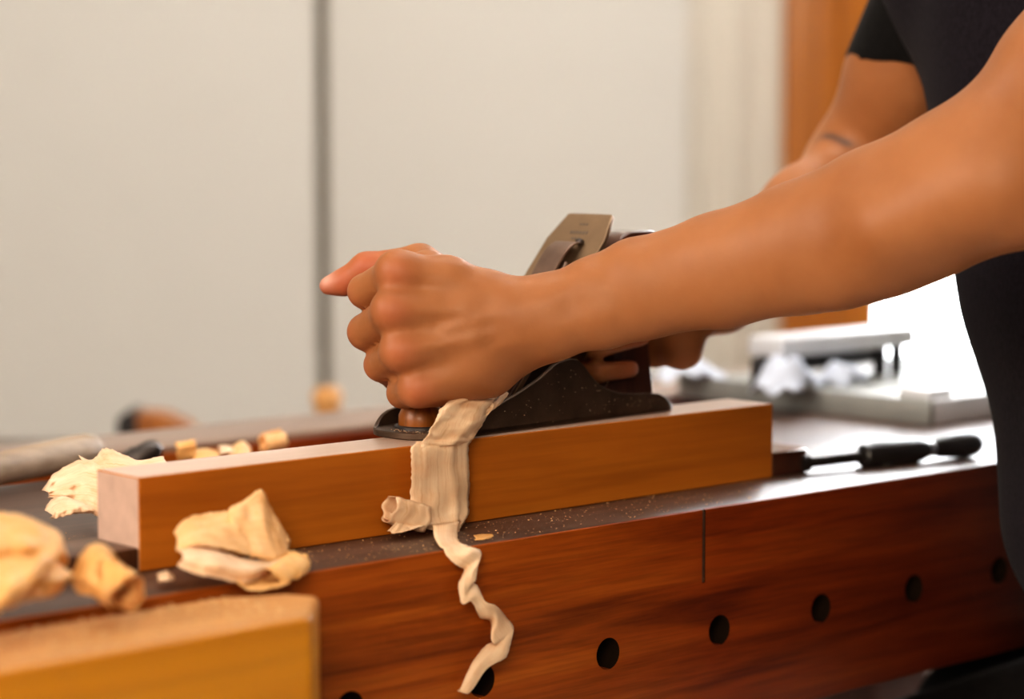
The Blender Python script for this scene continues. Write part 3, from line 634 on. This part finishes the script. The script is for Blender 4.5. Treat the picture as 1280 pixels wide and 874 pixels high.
def surface(fn, lb, lo, hi, vox, nb=24):
    """surface nets on a sparse block grid"""
    lo = np.array(lo); dim = np.ceil((np.array(hi) - lo) / vox).astype(int) + 1; nblk = np.ceil(dim / nb).astype(int)
    STR = (dim + nb + 3).astype(np.int64); enc = lambda I: (I[..., 0] * STR[1] + I[..., 1]) * STR[2] + I[..., 2]
    hd_ = vox * nb * math.sqrt(3) / 2
    cell_id = []; cell_p = []; quads = []
    ar = np.arange(nb + 1); gi = np.stack(np.meshgrid(ar, ar, ar, indexing='ij'), -1)
    corners = [(i, j, k) for i in (0, 1) for j in (0, 1) for k in (0, 1)]
    edges = [(a, b) for a in range(8) for b in range(a + 1, 8) if sum(abs(x - y) for x, y in zip(corners[a], corners[b])) == 1]
    for bi in np.ndindex(*nblk):
        o = np.array(bi) * nb; c = lo + (o + nb / 2) * vox
        if lb(c) > hd_ * 1.05: continue
        I = gi + o; p = lo + I.reshape(-1, 3) * vox
        v = fn(p, c, hd_).reshape(nb + 1, nb + 1, nb + 1)
        if v.min() > 0 or v.max() < 0: continue
        cv = [v[i:i + nb, j:j + nb, k:k + nb] for i, j, k in corners]; ins = [x < 0 for x in cv]
        cnt = sum(x.astype(int) for x in ins); act = (cnt > 0) & (cnt < 8)
        idx = np.argwhere(act)
        if not len(idx): continue
        acc = np.zeros((len(idx), 3)); num = np.zeros(len(idx))
        for a, b in edges:
            va = cv[a][act]; vb = cv[b][act]; m_ = (va < 0) != (vb < 0); t = np.where(m_, va / np.where(m_, va - vb, 1), 0)
            ca = np.array(corners[a]); cb = np.array(corners[b]); pt = ca + t[:, None] * (cb - ca)
            acc += pt * m_[:, None]; num += m_
        cell_id.append(enc(idx + o)); cell_p.append(lo + (idx + o + acc / num[:, None]) * vox)
        for axis in range(3):
            sh = [slice(0, nb)] * 3; s2 = list(sh); s2[axis] = slice(1, nb + 1)
            va = v[tuple(sh)] < 0; vb = v[tuple(s2)] < 0
            for flip, mask in ((False, va & ~vb), (True, ~va & vb)):
                e = np.argwhere(mask)
                if not len(e): continue
                e = e + o; u, w = (axis + 1) % 3, (axis + 2) % 3
                q = []
                for du, dw in ((0, 0), (-1, 0), (-1, -1), (0, -1)):
                    f = e.copy(); f[:, u] += du; f[:, w] += dw; q.append(enc(f))
                q = np.stack(q, 1); quads.append(q[:, ::-1] if flip else q)
    cid = np.concatenate(cell_id); cp = np.concatenate(cell_p); od = np.argsort(cid); cid = cid[od]; cp = cp[od]
    Q = np.concatenate(quads); ix = np.searchsorted(cid, Q); ix = np.clip(ix, 0, len(cid) - 1); ok = (cid[ix] == Q).all(1)
    return cp, ix[ok]
def smooth_verts(V, Q, it=2, lam=.5):
    for _ in range(it):
        acc = np.zeros_like(V); num = np.zeros(len(V))
        for a, b in ((0, 1), (1, 2), (2, 3), (3, 0)):
            np.add.at(acc, Q[:, a], V[Q[:, b]]); np.add.at(acc, Q[:, b], V[Q[:, a]]); np.add.at(num, Q[:, a], 1); np.add.at(num, Q[:, b], 1)
        V = V * (1 - lam) + lam * acc / np.maximum(num, 1)[:, None]
    return V
def mesh_np(name, V, Q):
    me = bpy.data.meshes.new(name); me.vertices.add(len(V)); me.vertices.foreach_set('co', V.astype(np.float32).ravel())
    me.loops.add(len(Q) * 4); me.loops.foreach_set('vertex_index', Q.astype(np.int32).ravel())
    me.polygons.add(len(Q)); me.polygons.foreach_set('loop_start', np.arange(0, len(Q) * 4, 4, dtype=np.int32)); me.polygons.foreach_set('loop_total', np.full(len(Q), 4, dtype=np.int32))
    me.update(calc_edges=True); me.validate(); return me
def chain(pts):      # ((px,py,depth),r mm)
    w = [(P(*p), r / 1000) for p, r in pts]
    return [RC(a[0], b[0], a[1], b[1]) for a, b in zip(w, w[1:])]

DH = .010
def hp(px, py, d): return (px, py, d + DH)
# left forearm and hand (on the front knob)
fa = []
axis_pts = [((650, 398), 7.5, 14.0, 1.345), ((690, 395), 8.5, 16.0, 1.345), ((750, 378), 8.5, 18.5, 1.345), ((800, 361), 8.5, 21.0, 1.343), ((900, 338), 7, 26.4, 1.334), ((1000, 310), 5, 32.5, 1.318), ((1100, 272), 3.5, 36.5, 1.298), ((1200, 228), 2, 39.0, 1.275), ((1262, 200), 1, 40.0, 1.262)]
for s in (-1, 0, 1):
    lst = []
    for (x, y), a, r, d in axis_pts:
        o = s * a / 1000 * FPX / d; lst.append(((x + o * .3, y + o * .95, d + DH), r + (a * .22 if s == 0 else 0)))
    fa += chain(lst)
upper = chain([((1270, 198, 1.272), 38.5), ((1336, 104, 1.283), 42), ((1424, -15, 1.295), 47), ((1590, -240, 1.31), 54)])
palm = G(chain([(hp(664, 387, 1.348), 12), (hp(610, 366, 1.347), 12.0), (hp(560, 350, 1.345), 12.8), (hp(496, 339, 1.337), 12.0)]) +
         chain([(hp(664, 393, 1.345), 13), (hp(585, 388, 1.343), 13.5), (hp(489, 387, 1.331), 11.6)]) +
         chain([(hp(664, 402, 1.345), 13), (hp(590, 424, 1.343), 13.5), (hp(500, 437, 1.333), 11.2)]) +
         chain([(hp(664, 414, 1.348), 12.5), (hp(600, 456, 1.346), 13), (hp(522, 484, 1.339), 10.6)]) +
         chain([(hp(686, 421, 1.357), 12.5), (hp(612, 466, 1.356), 13), (hp(545, 486, 1.350), 11.0)]) +
         chain([(hp(650, 386, 1.362), 11), (hp(590, 366, 1.362), 12), (hp(530, 345, 1.362), 10)]) +
         chain([(hp(640, 420, 1.362), 13), (hp(560, 420, 1.360), 9)]), .009)
knuck = [G([RC(P(*hp(x, y, d)), P(*hp(x + 9, y + 1, d)), r / 1000, (r - 1) / 1000)], .004) for x, y, d, r in ((494, 341, 1.3365, 8.0), (490, 390, 1.3305, 8.4), (501, 440, 1.3320, 8.0), (524, 486, 1.3375, 7.2))]
f_index = G(chain([(hp(500, 339, 1.337), 11.4), (hp(456, 364, 1.366), 10.2), (hp(470, 379, 1.390), 9.2), (hp(505, 388, 1.398), 8.0)]), .003)
f_mid = G(chain([(hp(492, 388, 1.333), 11.4), (hp(457, 415, 1.366), 10.8), (hp(478, 432, 1.391), 9.6), (hp(508, 436, 1.398), 8.2)]), .003)
f_ring = G(chain([(hp(502, 437, 1.334), 11.2), (hp(476, 456, 1.367), 10.0), (hp(495, 470, 1.390), 9.0), (hp(522, 472, 1.397), 7.8)]), .003)
f_pink = G(chain([(hp(520, 485, 1.341), 10.6), (hp(503, 491, 1.362), 9.3), (hp(516, 497, 1.386), 8.0), (hp(540, 498, 1.393), 7.0)]), .003)
thumb = G(chain([(hp(632, 378, 1.370), 11.5), (hp(586, 361, 1.384), 11.5), (hp(525, 328, 1.397), 11.0), (hp(458, 335, 1.404), 9.4), (hp(430, 353, 1.407), 8.0), (hp(411, 357, 1.408), 6.2)]), .005)
web = G(chain([(hp(598, 370, 1.366), 10), (hp(535, 333, 1.375), 9.0), (hp(505, 335, 1.372), 7)]), .006)
fill = G(chain([(hp(515, 395, 1.366), 11), (hp(520, 455, 1.368), 11), (hp(530, 484, 1.368), 9)]) + chain([(hp(500, 471, 1.354), 6.5), (hp(520, 470, 1.352), 8)]), .004)
fingersL = G([f_index, f_mid, f_ring, f_pink, fill], .0016)
tendons = G(chain([(hp(500, 388, 1.3235), 2.0), (hp(580, 390, 1.3300), 1.8), (hp(650, 398, 1.333), 1.4)]) + chain([(hp(510, 437, 1.3250), 1.9), (hp(590, 424, 1.3300), 1.7), (hp(650, 408, 1.333), 1.4)]) +
            chain([(hp(500, 340, 1.3275), 2.0), (hp(585, 356, 1.3345), 1.8), (hp(650, 386, 1.336), 1.4)]) +
            chain([(hp(556, 412, 1.3275), 1.3), (hp(600, 398, 1.3295), 1.3), (hp(660, 386, 1.3325), 1.1), (hp(735, 352, 1.333), .8)]) +
            chain([(hp(585, 452, 1.3335), 1.2), (hp(630, 430, 1.332), 1.2), (hp(690, 412, 1.3335), .9), (hp(760, 392, 1.3305), .8)]), .003)
bumps = G(knuck, .004)
muscle = G([RC(P(1110, 285, 1.272), P(1225, 240, 1.252), .018, .022), RC(P(1060, 342, 1.308), P(1165, 305, 1.288), .0155, .0155), RC(P(1272, 245, 1.250), P(1290, 258, 1.250), .016, .018)], .03)
armL = G([G(fa, .007), G(upper, .015)], .022)
class HandL:
    def lb(s, c): return min(armL.lb(c), palm.lb(c), thumb.lb(c), fingersL.lb(c))
    def d(s, p, c=None, h=None):
        a = smin(armL.d(p, c, h), muscle.d(p, c, h), .022)
        pl_ = palm.d(p, c, h)
        pl_ = smin(pl_, bumps.d(p, c, h), .010)
        pl_ = smin(pl_, tendons.d(p, c, h), .0045)
        th_ = smin(thumb.d(p, c, h), web.d(p, c, h), .012)
        f = fingersL.d(p, c, h)
        hnd = smin(pl_, f, .0055)
        hnd = smin(hnd, np.minimum(th_, 1.0), .007)
        return smin(a, hnd, .013)
# right forearm and hand (on the tote)
SR = P(1226, -75, 1.585); ER = P(1076, 210, 1.70); WR = P(896, 356, 1.552)
armR = G([RC(SR, SR * .45 + ER * .55, .050, .0435), RC(SR * .45 + ER * .55, ER, .0435, .0385), RC(ER, ER * .6 + WR * .4, .0365, .0300), RC(ER * .6 + WR * .4, WR, .0300, .0225),
          RC(WR + np.array([.006, .0, .012]), WR - np.array([-.006, 0, .012]), .022, .021)], .02)
zs_ = lambda py, d=1.48: float(P(760, py, d)[2])
def rf(x, y, z): return np.array([x, y, z])
z1, z2, z3 = ZB + .0812, ZB + .0972, ZB + .114
palmR = G([RC(rf(1.114, .092, z1 + .012), rf(1.116, .098, z3 + .012), .0130, .0160), RC(rf(1.112, .112, z1 + .006), rf(1.110, .118, z3 + .014), .0115, .0130),
           RC(rf(1.116, .090, z1 + .008), rf(1.122, .092, z3), .0125, .017), RC(rf(1.119, .096, z3), WR, .018, .022), RC(rf(1.118, .100, z3 + .01), WR, .018, .023)], .010)
def fing(z, r, xt, zt):
    return G([RC(rf(1.105, .126, z + .002), rf(1.070, .127, z), r * 1.12, r * 1.06), RC(rf(1.070, .127, z), rf(1.036, .116, z - .001), r * 1.06, r * 1.02), RC(rf(1.036, .116, z - .001), rf(1.024, .098, z - .001), r * 1.02, r),
              RC(rf(1.024, .098, z - .001), rf(1.032, .0865, z - .001), r, r * .98), RC(rf(1.032, .0865, z - .001), rf(xt, .0850, zt), r * .98, r * .86)], .003)
fR = G([fing(z1, .0071, 1.0600, z1 - .0004), fing(z2, .0069, 1.071, z2 + .004), fing(z3, .0070, 1.062, z3 + .003)], .0012)
idxR = G([RC(rf(1.104, .118, z3 + .018), rf(1.068, .121, z3 + .022), .0085, .008), RC(rf(1.068, .121, z3 + .022), rf(1.040, .120, z3 + .018), .008, .0072), RC(rf(1.040, .120, z3 + .018), rf(1.020, .118, z3 + .012), .0072, .0064)], .003)
thR = G([RC(rf(1.112, .086, z3 + .006), rf(1.096, .074, z3 + .016), .013, .0105), RC(rf(1.096, .074, z3 + .016), rf(1.074, .078, z3 + .013), .0105, .009), RC(rf(1.074, .078, z3 + .013), rf(1.056, .080, z3 + .015), .009, .0072)], .004)
class HandR:
    def lb(s, c): return min(armR.lb(c), palmR.lb(c), fR.lb(c), thR.lb(c), idxR.lb(c))
    def d(s, p, c=None, h=None):
        a = smin(armR.d(p, c, h), palmR.d(p, c, h), .014)
        f = np.minimum(fR.d(p, c, h), idxR.d(p, c, h))
        a = smin(a, f, .005); return smin(a, thR.d(p, c, h), .006)
# torso, neck, head, legs
SL = P(1590, -240, 1.315)
sd = SR - SL; sd[2] = 0; sd /= np.linalg.norm(sd); fd = np.array([-sd[1], sd[0], 0]); fd = fd if fd[0] < 0 else -fd
CH = (SL + SR) / 2 + np.array([.0, 0, -.09]) - fd * .045
WA = np.array([1.290, -.192, 1.02]); PE = np.array([1.287, -.240, .86])
def torso_prims(g):
    it = [RC(SL, SR, .055 + g, .055 + g)]
    for s in (-1, 1):
        it += [RC(CH + sd * .075 * s + fd * .005, WA + sd * .06 * s, .100 + g, .088 + g), RC(WA + sd * .06 * s, PE + sd * .07 * s, .088 + g, .100 + g)]
    return it
HC = (SL + SR) / 2 + fd * .07 + np.array([0, 0, .24])
hl = fd * .87 + np.array([0, 0, -.5]); hl /= np.linalg.norm(hl); hu = np.cross(sd, hl); hu = hu if hu[2] > 0 else -hu
AX = np.array([sd, hl, hu])
head = G([EL(HC, AX, (.074, .092, .105)), EL(HC + hl * .03 - hu * .06, AX, (.052, .058, .058)), RC(HC + hl * .088 + hu * .012, HC + hl * .108 - hu * .028, .008, .012),
          RC(HC + hl * .085 - hu * .062 - sd * .018, HC + hl * .085 - hu * .062 + sd * .018, .008, .008), RC((SL + SR) / 2 + np.array([0, 0, .03]), HC - hu * .06 - hl * .02, .056, .054),
          EL(HC + sd * .076 - hu * .01, AX, (.010, .022, .032)), EL(HC - sd * .076 - hu * .01, AX, (.010, .022, .032)),
          EL(HC + sd * .032 + hl * .083 + hu * .012, AX, (.014, .010, .009)), EL(HC - sd * .032 + hl * .083 + hu * .012, AX, (.014, .010, .009))], .016)
HLp = PE + sd * -.085 + np.array([.04, 0, -.05]); HRp = np.array([1.49, -.175, .722])
KL = np.array([1.46, -.36, .46]); AL = np.array([1.58, -.36, .085]); KR = np.array([1.245, .20, .535]); AR = np.array([1.36, .25, .085])
def leg_prims(g): return [RC(HLp, KL, .085 + g, .058 + g), RC(KL, AL, .056 + g, .040 + g), RC(HRp, KR, .058 + g, .055 + g), RC(KR, AR, .055 + g, .040 + g)]
feet = G([RC(AL + np.array([0, 0, -.04]), AL + np.array([-.13, .02, -.055]), .036, .028), RC(AR + np.array([0, 0, -.04]), AR + np.array([-.13, .02, -.055]), .036, .028)], .02)
core = G([G(torso_prims(0), .05), head, G(leg_prims(0), .03), feet], .03)
HL_, HR_ = HandL(), HandR()
def body_fn(p, c, h):
    a = smin(core.d(p, c, h), np.minimum(HL_.d(p, c, h), 9), .03); return smin(a, HR_.d(p, c, h), .02)
def body_lb(c): return min(core.lb(c), HL_.lb(c), HR_.lb(c)) - .012
V, Q = surface(body_fn, body_lb, (.80, -.52, 0.0), (1.74, .36, 1.72), .0021)
V = smooth_verts(V, Q, 2, .45)
me = mesh_np('person', V, Q)
def spot(pts, r):
    v = np.zeros(len(V))
    for q in pts: v = np.maximum(v, np.exp(-((V - q) ** 2).sum(1) / r ** 2))
    return v
red = .5 * spot([P(*hp(494, 341, 1.324)), P(*hp(490, 390, 1.3185)), P(*hp(500, 440, 1.321)), P(*hp(522, 490, 1.328))], .011)
red = np.maximum(red, .6 * spot([P(*hp(440, 370, 1.37)), P(*hp(440, 415, 1.37)), P(*hp(462, 460, 1.37)), P(*hp(490, 495, 1.37))], .010))
red = np.maximum(red, .95 * spot([P(*hp(411, 357, 1.405)), P(*hp(430, 353, 1.402)), P(*hp(458, 335, 1.396))], .014))
red = np.maximum(red, .5 * spot([rf(1.055, .080, z1), rf(1.062, .080, z2)], .014))
nail = spot([P(*hp(408, 349, 1.404))], .0055) * .9
nail = np.maximum(nail, spot([rf(1.0645, .0800, z1 + .001)], .0042) * .8)
ink = np.zeros(len(V))
cam_d = (V - CAM) @ ROT; pxs = CX + FPX * cam_d[:, 0] / cam_d[:, 2]; pys = CY - FPX * cam_d[:, 1] / cam_d[:, 2]
tat = [(1018, 172), (1026, 168), (1040, 171), (1056, 178), (1072, 184)]
near = (np.abs(pxs - 1045) < 60) & (np.abs(pys - 175) < 40) & (np.linalg.norm(V - ER, axis=1) < .08)
if near.any():                                   # tattoo line: find where it lies on the skin, then ink by 3D distance
    Vn = V[near]; smp = []
    for a, b in list(zip(tat, tat[1:])) + [((1018, 164), (1026, 168))]:
        for t in np.linspace(0, 1, 10):
            x, y = a[0] + (b[0] - a[0]) * t, a[1] + (b[1] - a[1]) * t
            r_ = (pxs[near] - x) ** 2 + (pys[near] - y) ** 2; c_ = Vn[r_ < 25]
            if len(c_): smp.append((x, y, float(((c_ - CAM) @ ROT[:, 2]).min())))
    if len(smp) > 5:
        sm = np.array(smp); cf = np.linalg.lstsq(np.c_[sm[:, 0], sm[:, 1], np.ones(len(sm))], sm[:, 2], rcond=None)[0]
        for x, y, _ in smp:
            q = P(x, y, cf[0] * x + cf[1] * y + cf[2]); ink = np.maximum(ink, np.exp(-(((V - q) ** 2).sum(1) / .0029 ** 2)))
person = link_mesh('person', me, M['skin'], None, True, (1.42, -.10, 0))
for nm, dat in (('red', red), ('nail', nail), ('ink', ink * .95)):
    at = me.attributes.new(nm, 'FLOAT', 'POINT'); at.data.foreach_set('value', dat.astype(np.float32))
tag(person, 'person in black T-shirt and dark apron leaning over the bench, both hands on the plane', 'person')
def clothing(name, fn, lb, lo, hi, vox, m, it=2):
    V, Q = surface(fn, lb, lo, hi, vox); V = smooth_verts(V, Q, it, .5)
    o = link_mesh(name, mesh_np(name, V, Q), m, None, True, (1.42, -.10, 0)); o.parent = person; o.location = (0, 0, 0); return o
def folds(p, a=.0025):
    return a * (np.sin(p[:, 2] * 38 + p[:, 0] * 21 + 2 * np.sin(p[:, 1] * 23)) * .6 + np.sin(p[:, 0] * 55 - p[:, 2] * 19 + p[:, 1] * 31) * .5 + np.sin(p[:, 1] * 47 + p[:, 2] * 12) * .4)
HEMR = P(1101, 55, 1.648); axR = ER - SR; axR /= np.linalg.norm(axR); HEMR = SR + axR * float((HEMR - SR) @ axR); nhR = axR * .10 + np.array([0, 0, -.9]); nhR /= np.linalg.norm(nhR)
EL_ = P(1262, 192, 1.272 + 0); axL = EL_ - SL; axL /= np.linalg.norm(axL); HEML = SL + axL * .13
tor_s = G(torso_prims(.010), .05)
slR = RC(SR - axR * .01, HEMR + axR * .04, .054, .0475); slL = RC(SL, HEML + axL * .03, .064, .062)
def shirt_fn(p, c, h):
    t = tor_s.d(p, c, h)
    r = np.maximum(slR.d(p), (p - HEMR) @ nhR); l = np.maximum(slL.d(p), (p - HEML) @ axL)
    d = smin(smin(t, r, .02), l, .02) + folds(p)
    d = np.maximum(d, (HC[2] - .135) * 0 + (p[:, 2] - (SL[2] + .075)))
    return d
clothing('t_shirt', shirt_fn, lambda c: min(tor_s.lb(c), slR.lb(c), slL.lb(c)) - .02, (1.0, -.56, .78), (1.72, .2, 1.46), .0036, M['cloth_black'])
tor_a = G(torso_prims(.017), .05); skirt = RC(PE + fd * .01, PE + np.array([.08, -.03, -.22]), .118, .11)
def apron_fn(p, c, h):
    t = smin(tor_a.d(p, c, h), skirt.d(p), .04) + folds(p, .002)
    ctr = np.where(p[:, 2] > WA[2], 0, 0)
    q = p - WA; front = q @ fd; side = np.abs(q @ sd)
    z = p[:, 2]
    wd = np.clip(.11 + (1.24 - z) * .18, .10, .20)
    d = np.maximum(t, -(front - np.interp(z, [.6, .88, 1.02, 1.2], [-.09, -.07, .005, .07])))
    d = np.maximum(d, z - 1.27); d = np.maximum(d, .66 - z)
    return np.maximum(d, -(tor_s.d(p, c, h) + .004))
clothing('apron', apron_fn, lambda c: min(tor_a.lb(c), skirt.lb(c)) - .02, (1.0, -.56, .60), (1.72, .2, 1.32), .0042, M['cloth_apron'])
trs = G(leg_prims(.012) + [RC((1.45, .06, .638), (1.51, 0, .638), .070, .070), RC(PE + sd * -.07, PE + sd * .07, .108, .108)], .03)
def trouser_fn(p, c, h):
    d = trs.d(p, c, h) + folds(p, .003); d = np.maximum(d, p[:, 2] - (PE[2] + .06)); return np.maximum(d, .10 - p[:, 2])
clothing('trousers', trouser_fn, lambda c: trs.lb(c) - .02, (.95, -.56, .05), (1.78, .40, 1.0), .006, M['trouser'])
def shoe(a): 
    g = G([RC(a + np.array([.03, 0, -.052]), a + np.array([-.14, .02, -.055]), .042, .036), RC(a + np.array([0, 0, .0]), a + np.array([0, 0, -.04]), .048, .046)], .03)
    clothing('shoe', lambda p, c, h: np.maximum(g.d(p, c, h), .001 - p[:, 2]), g.lb, tuple(a - .28), tuple(a + .2), .006, M['shoe'])
shoe(AL); shoe(AR)
hair = G([EL(HC + hu * .02 - hl * .018, AX, (.083, .094, .102))], .01)
def hair_fn(p, c, h):
    d = hair.d(p, c, h) + .003 * np.sin(p[:, 0] * 300) * np.sin(p[:, 1] * 280); q = p - HC
    return np.maximum(d, (q @ hl) * .8 - (q @ hu) * .9 - .012)
clothing('hair', hair_fn, lambda c: hair.lb(c) - .01, tuple(HC - .16), tuple(HC + .16), .005, M['hair'])

# ------------------------------------------------------------------ room
fh = np.array([ROT[0, 2], ROT[1, 2]]); fh /= np.linalg.norm(fh); rh_ = np.array([fh[1], -fh[0]])
ang = math.atan2(rh_[1], rh_[0]); WD = 3.35                    # the far wall faces the bench's near left corner
def struct(name, bm, m, sharp=30):
    o = obj(name, bm, m, None, True, None, sharp); o['kind'] = 'structure'; return o
def wall_local(px, d=WD): return (px - CX) / FPX * d
org = Vector((CAM[0] + fh[0] * WD, CAM[1] + fh[1] * WD, 0))
def place(o): o.location = org; o.rotation_euler = (0, 0, ang); return o
x_g0, x_g1 = wall_local(396), wall_local(411); x_c = wall_local(858); x_d0, x_d1 = wall_local(976), wall_local(1094); XE = 2.1
H = 2.65
def wbox(name, x0, x1, y0, y1, z0, z1, m, bev=.002):
    bm = bmesh.new(); bx(bm, x0, x1, y0, y1, z0, z1, bev); return place(struct(name, bm, m))
wbox('wall_back', -2.6, x_g0, 0, .03, 0, H, M['panel'], .003)
wbox('wall_center', x_g1, x_c, 0, .03, 0, H, M['panel'], .003)
wbox('trim_1', x_g0 - .02, x_g1 + .02, .031, .06, 0, H, M['gapdark'])
# softly folded cream curtain between panel and door frame
bm = bmesh.new(); rows = []
for i in range(61):
    t = i / 60; x = x_c - .01 + (x_d0 - x_c + .02) * t; y = .02 - .006 * math.sin(t * 2 * math.pi * 2.5) - .01 * t
    rows.append((bm.verts.new((x, y, .02)), bm.verts.new((x, y, H - .02))))
for a, b in zip(rows, rows[1:]): bm.faces.new((a[0], b[0], b[1], a[1]))
o = obj('curtain', bm, M['panel_warm'], None, True, None); place(o); tag(o, 'cream curtain hanging beside the orange wooden door frame', 'curtain')
md = o.modifiers.new('t', 'SOLIDIFY'); md.thickness = .002
# wooden door post with bright glazed opening to its right
wbox('door_1', x_d0, x_d1, -.03, .07, 0, H, M['orange_trim'], .004)
wbox('trim_2', x_d0 + .045, x_d0 + .075, -.042, -.03, 0, H, M['orange_trim'], .006)
wbox('wall_right', XE, XE + 1.0, 0, .06, 0, H, M['panel'])
bm = bmesh.new(); bx(bm, x_d1, XE, .02, .026, .02, H - .1, 0)
mg, nt, b = mat('window_glass'); b.inputs['Transmission Weight'].default_value = 1; b.inputs['Roughness'].default_value = 0; b.inputs['IOR'].default_value = 1.02; b.inputs['Base Color'].default_value = (1, 1, 1, 1)
place(struct('window_1', bm, mg))
bm = bmesh.new(); bx(bm, -3.2, 4.2, -3.2, 3.0, -.05, -.0005); struct('floor', bm, M['floor'])
bm = bmesh.new(); bx(bm, -2.65, XE + 1.0, -4.6, .06, H, H + .05); place(struct('ceiling', bm, M['ceiling']))
bm = bmesh.new(); bx(bm, -6, 9, .10, 14, -.06, -.001); place(struct('ground_patio', bm, M['patio']))

# ------------------------------------------------------------------ lights
w = bpy.data.worlds.new('world'); sc.world = w; w.use_nodes = True
bg = w.node_tree.nodes['Background']; bg.inputs['Color'].default_value = (1, .97, .93, 1); bg.inputs['Strength'].default_value = .10
def area(name, loc, target, sx, sy, power, col):
    l = bpy.data.lights.new(name, 'AREA'); l.shape = 'RECTANGLE'; l.size = sx; l.size_y = sy; l.energy = power; l.color = col
    o = bpy.data.objects.new(name, l); C.objects.link(o); o.location = loc
    o.rotation_euler = (Vector(target) - Vector(loc)).to_track_quat('-Z', 'Y').to_euler(); return o
area('left_window_light', (-1.3, .45, 1.9), (1.0, .1, .9), 1.2, 1.4, 40, (1, .91, .81))
wp = org + Vector((rh_[0] * (x_d1 + .68) + fh[0] * .5, rh_[1] * (x_d1 + .68) + fh[1] * .5, 1.5))
area('daylight_outside', wp, (1.2, .1, .9), 1.4, 2.2, 130, (.95, .97, 1))
area('fill_front', (-.45, -1.15, 1.6), (.72, .05, .88), .7, .7, 21, (1, .83, .63))
wl = org + Vector((-fh[0] * 1.6 + rh_[0] * .25, -fh[1] * 1.6 + rh_[1] * .25, 2.5))
area('wall_fill', wl, tuple(org + Vector((rh_[0] * .1, rh_[1] * .1, 1.3))), 1.2, .8, 27, (1, .98, .945))  # added unseen fill aimed at the far wall to brighten it

# ------------------------------------------------------------------ camera
cam = bpy.data.cameras.new('camera'); co = bpy.data.objects.new('camera', cam); C.objects.link(co)
Mx = Matrix.Identity(4)
for i in range(3):
    Mx[i][0] = ROT[i, 0]; Mx[i][1] = ROT[i, 1]; Mx[i][2] = -ROT[i, 2]; Mx[i][3] = CAM[i]
co.matrix_world = Mx
cam.sensor_width = 36; cam.sensor_fit = 'HORIZONTAL'; cam.lens = FPX / 1280 * 36; cam.clip_start = .05; cam.clip_end = 100
cam.dof.use_dof = True; cam.dof.focus_distance = 1.37; cam.dof.aperture_fstop = 3.5
sc.camera = co
sc.view_settings.view_transform = 'Standard'; sc.view_settings.look = 'Medium High Contrast'; sc.view_settings.exposure = 0
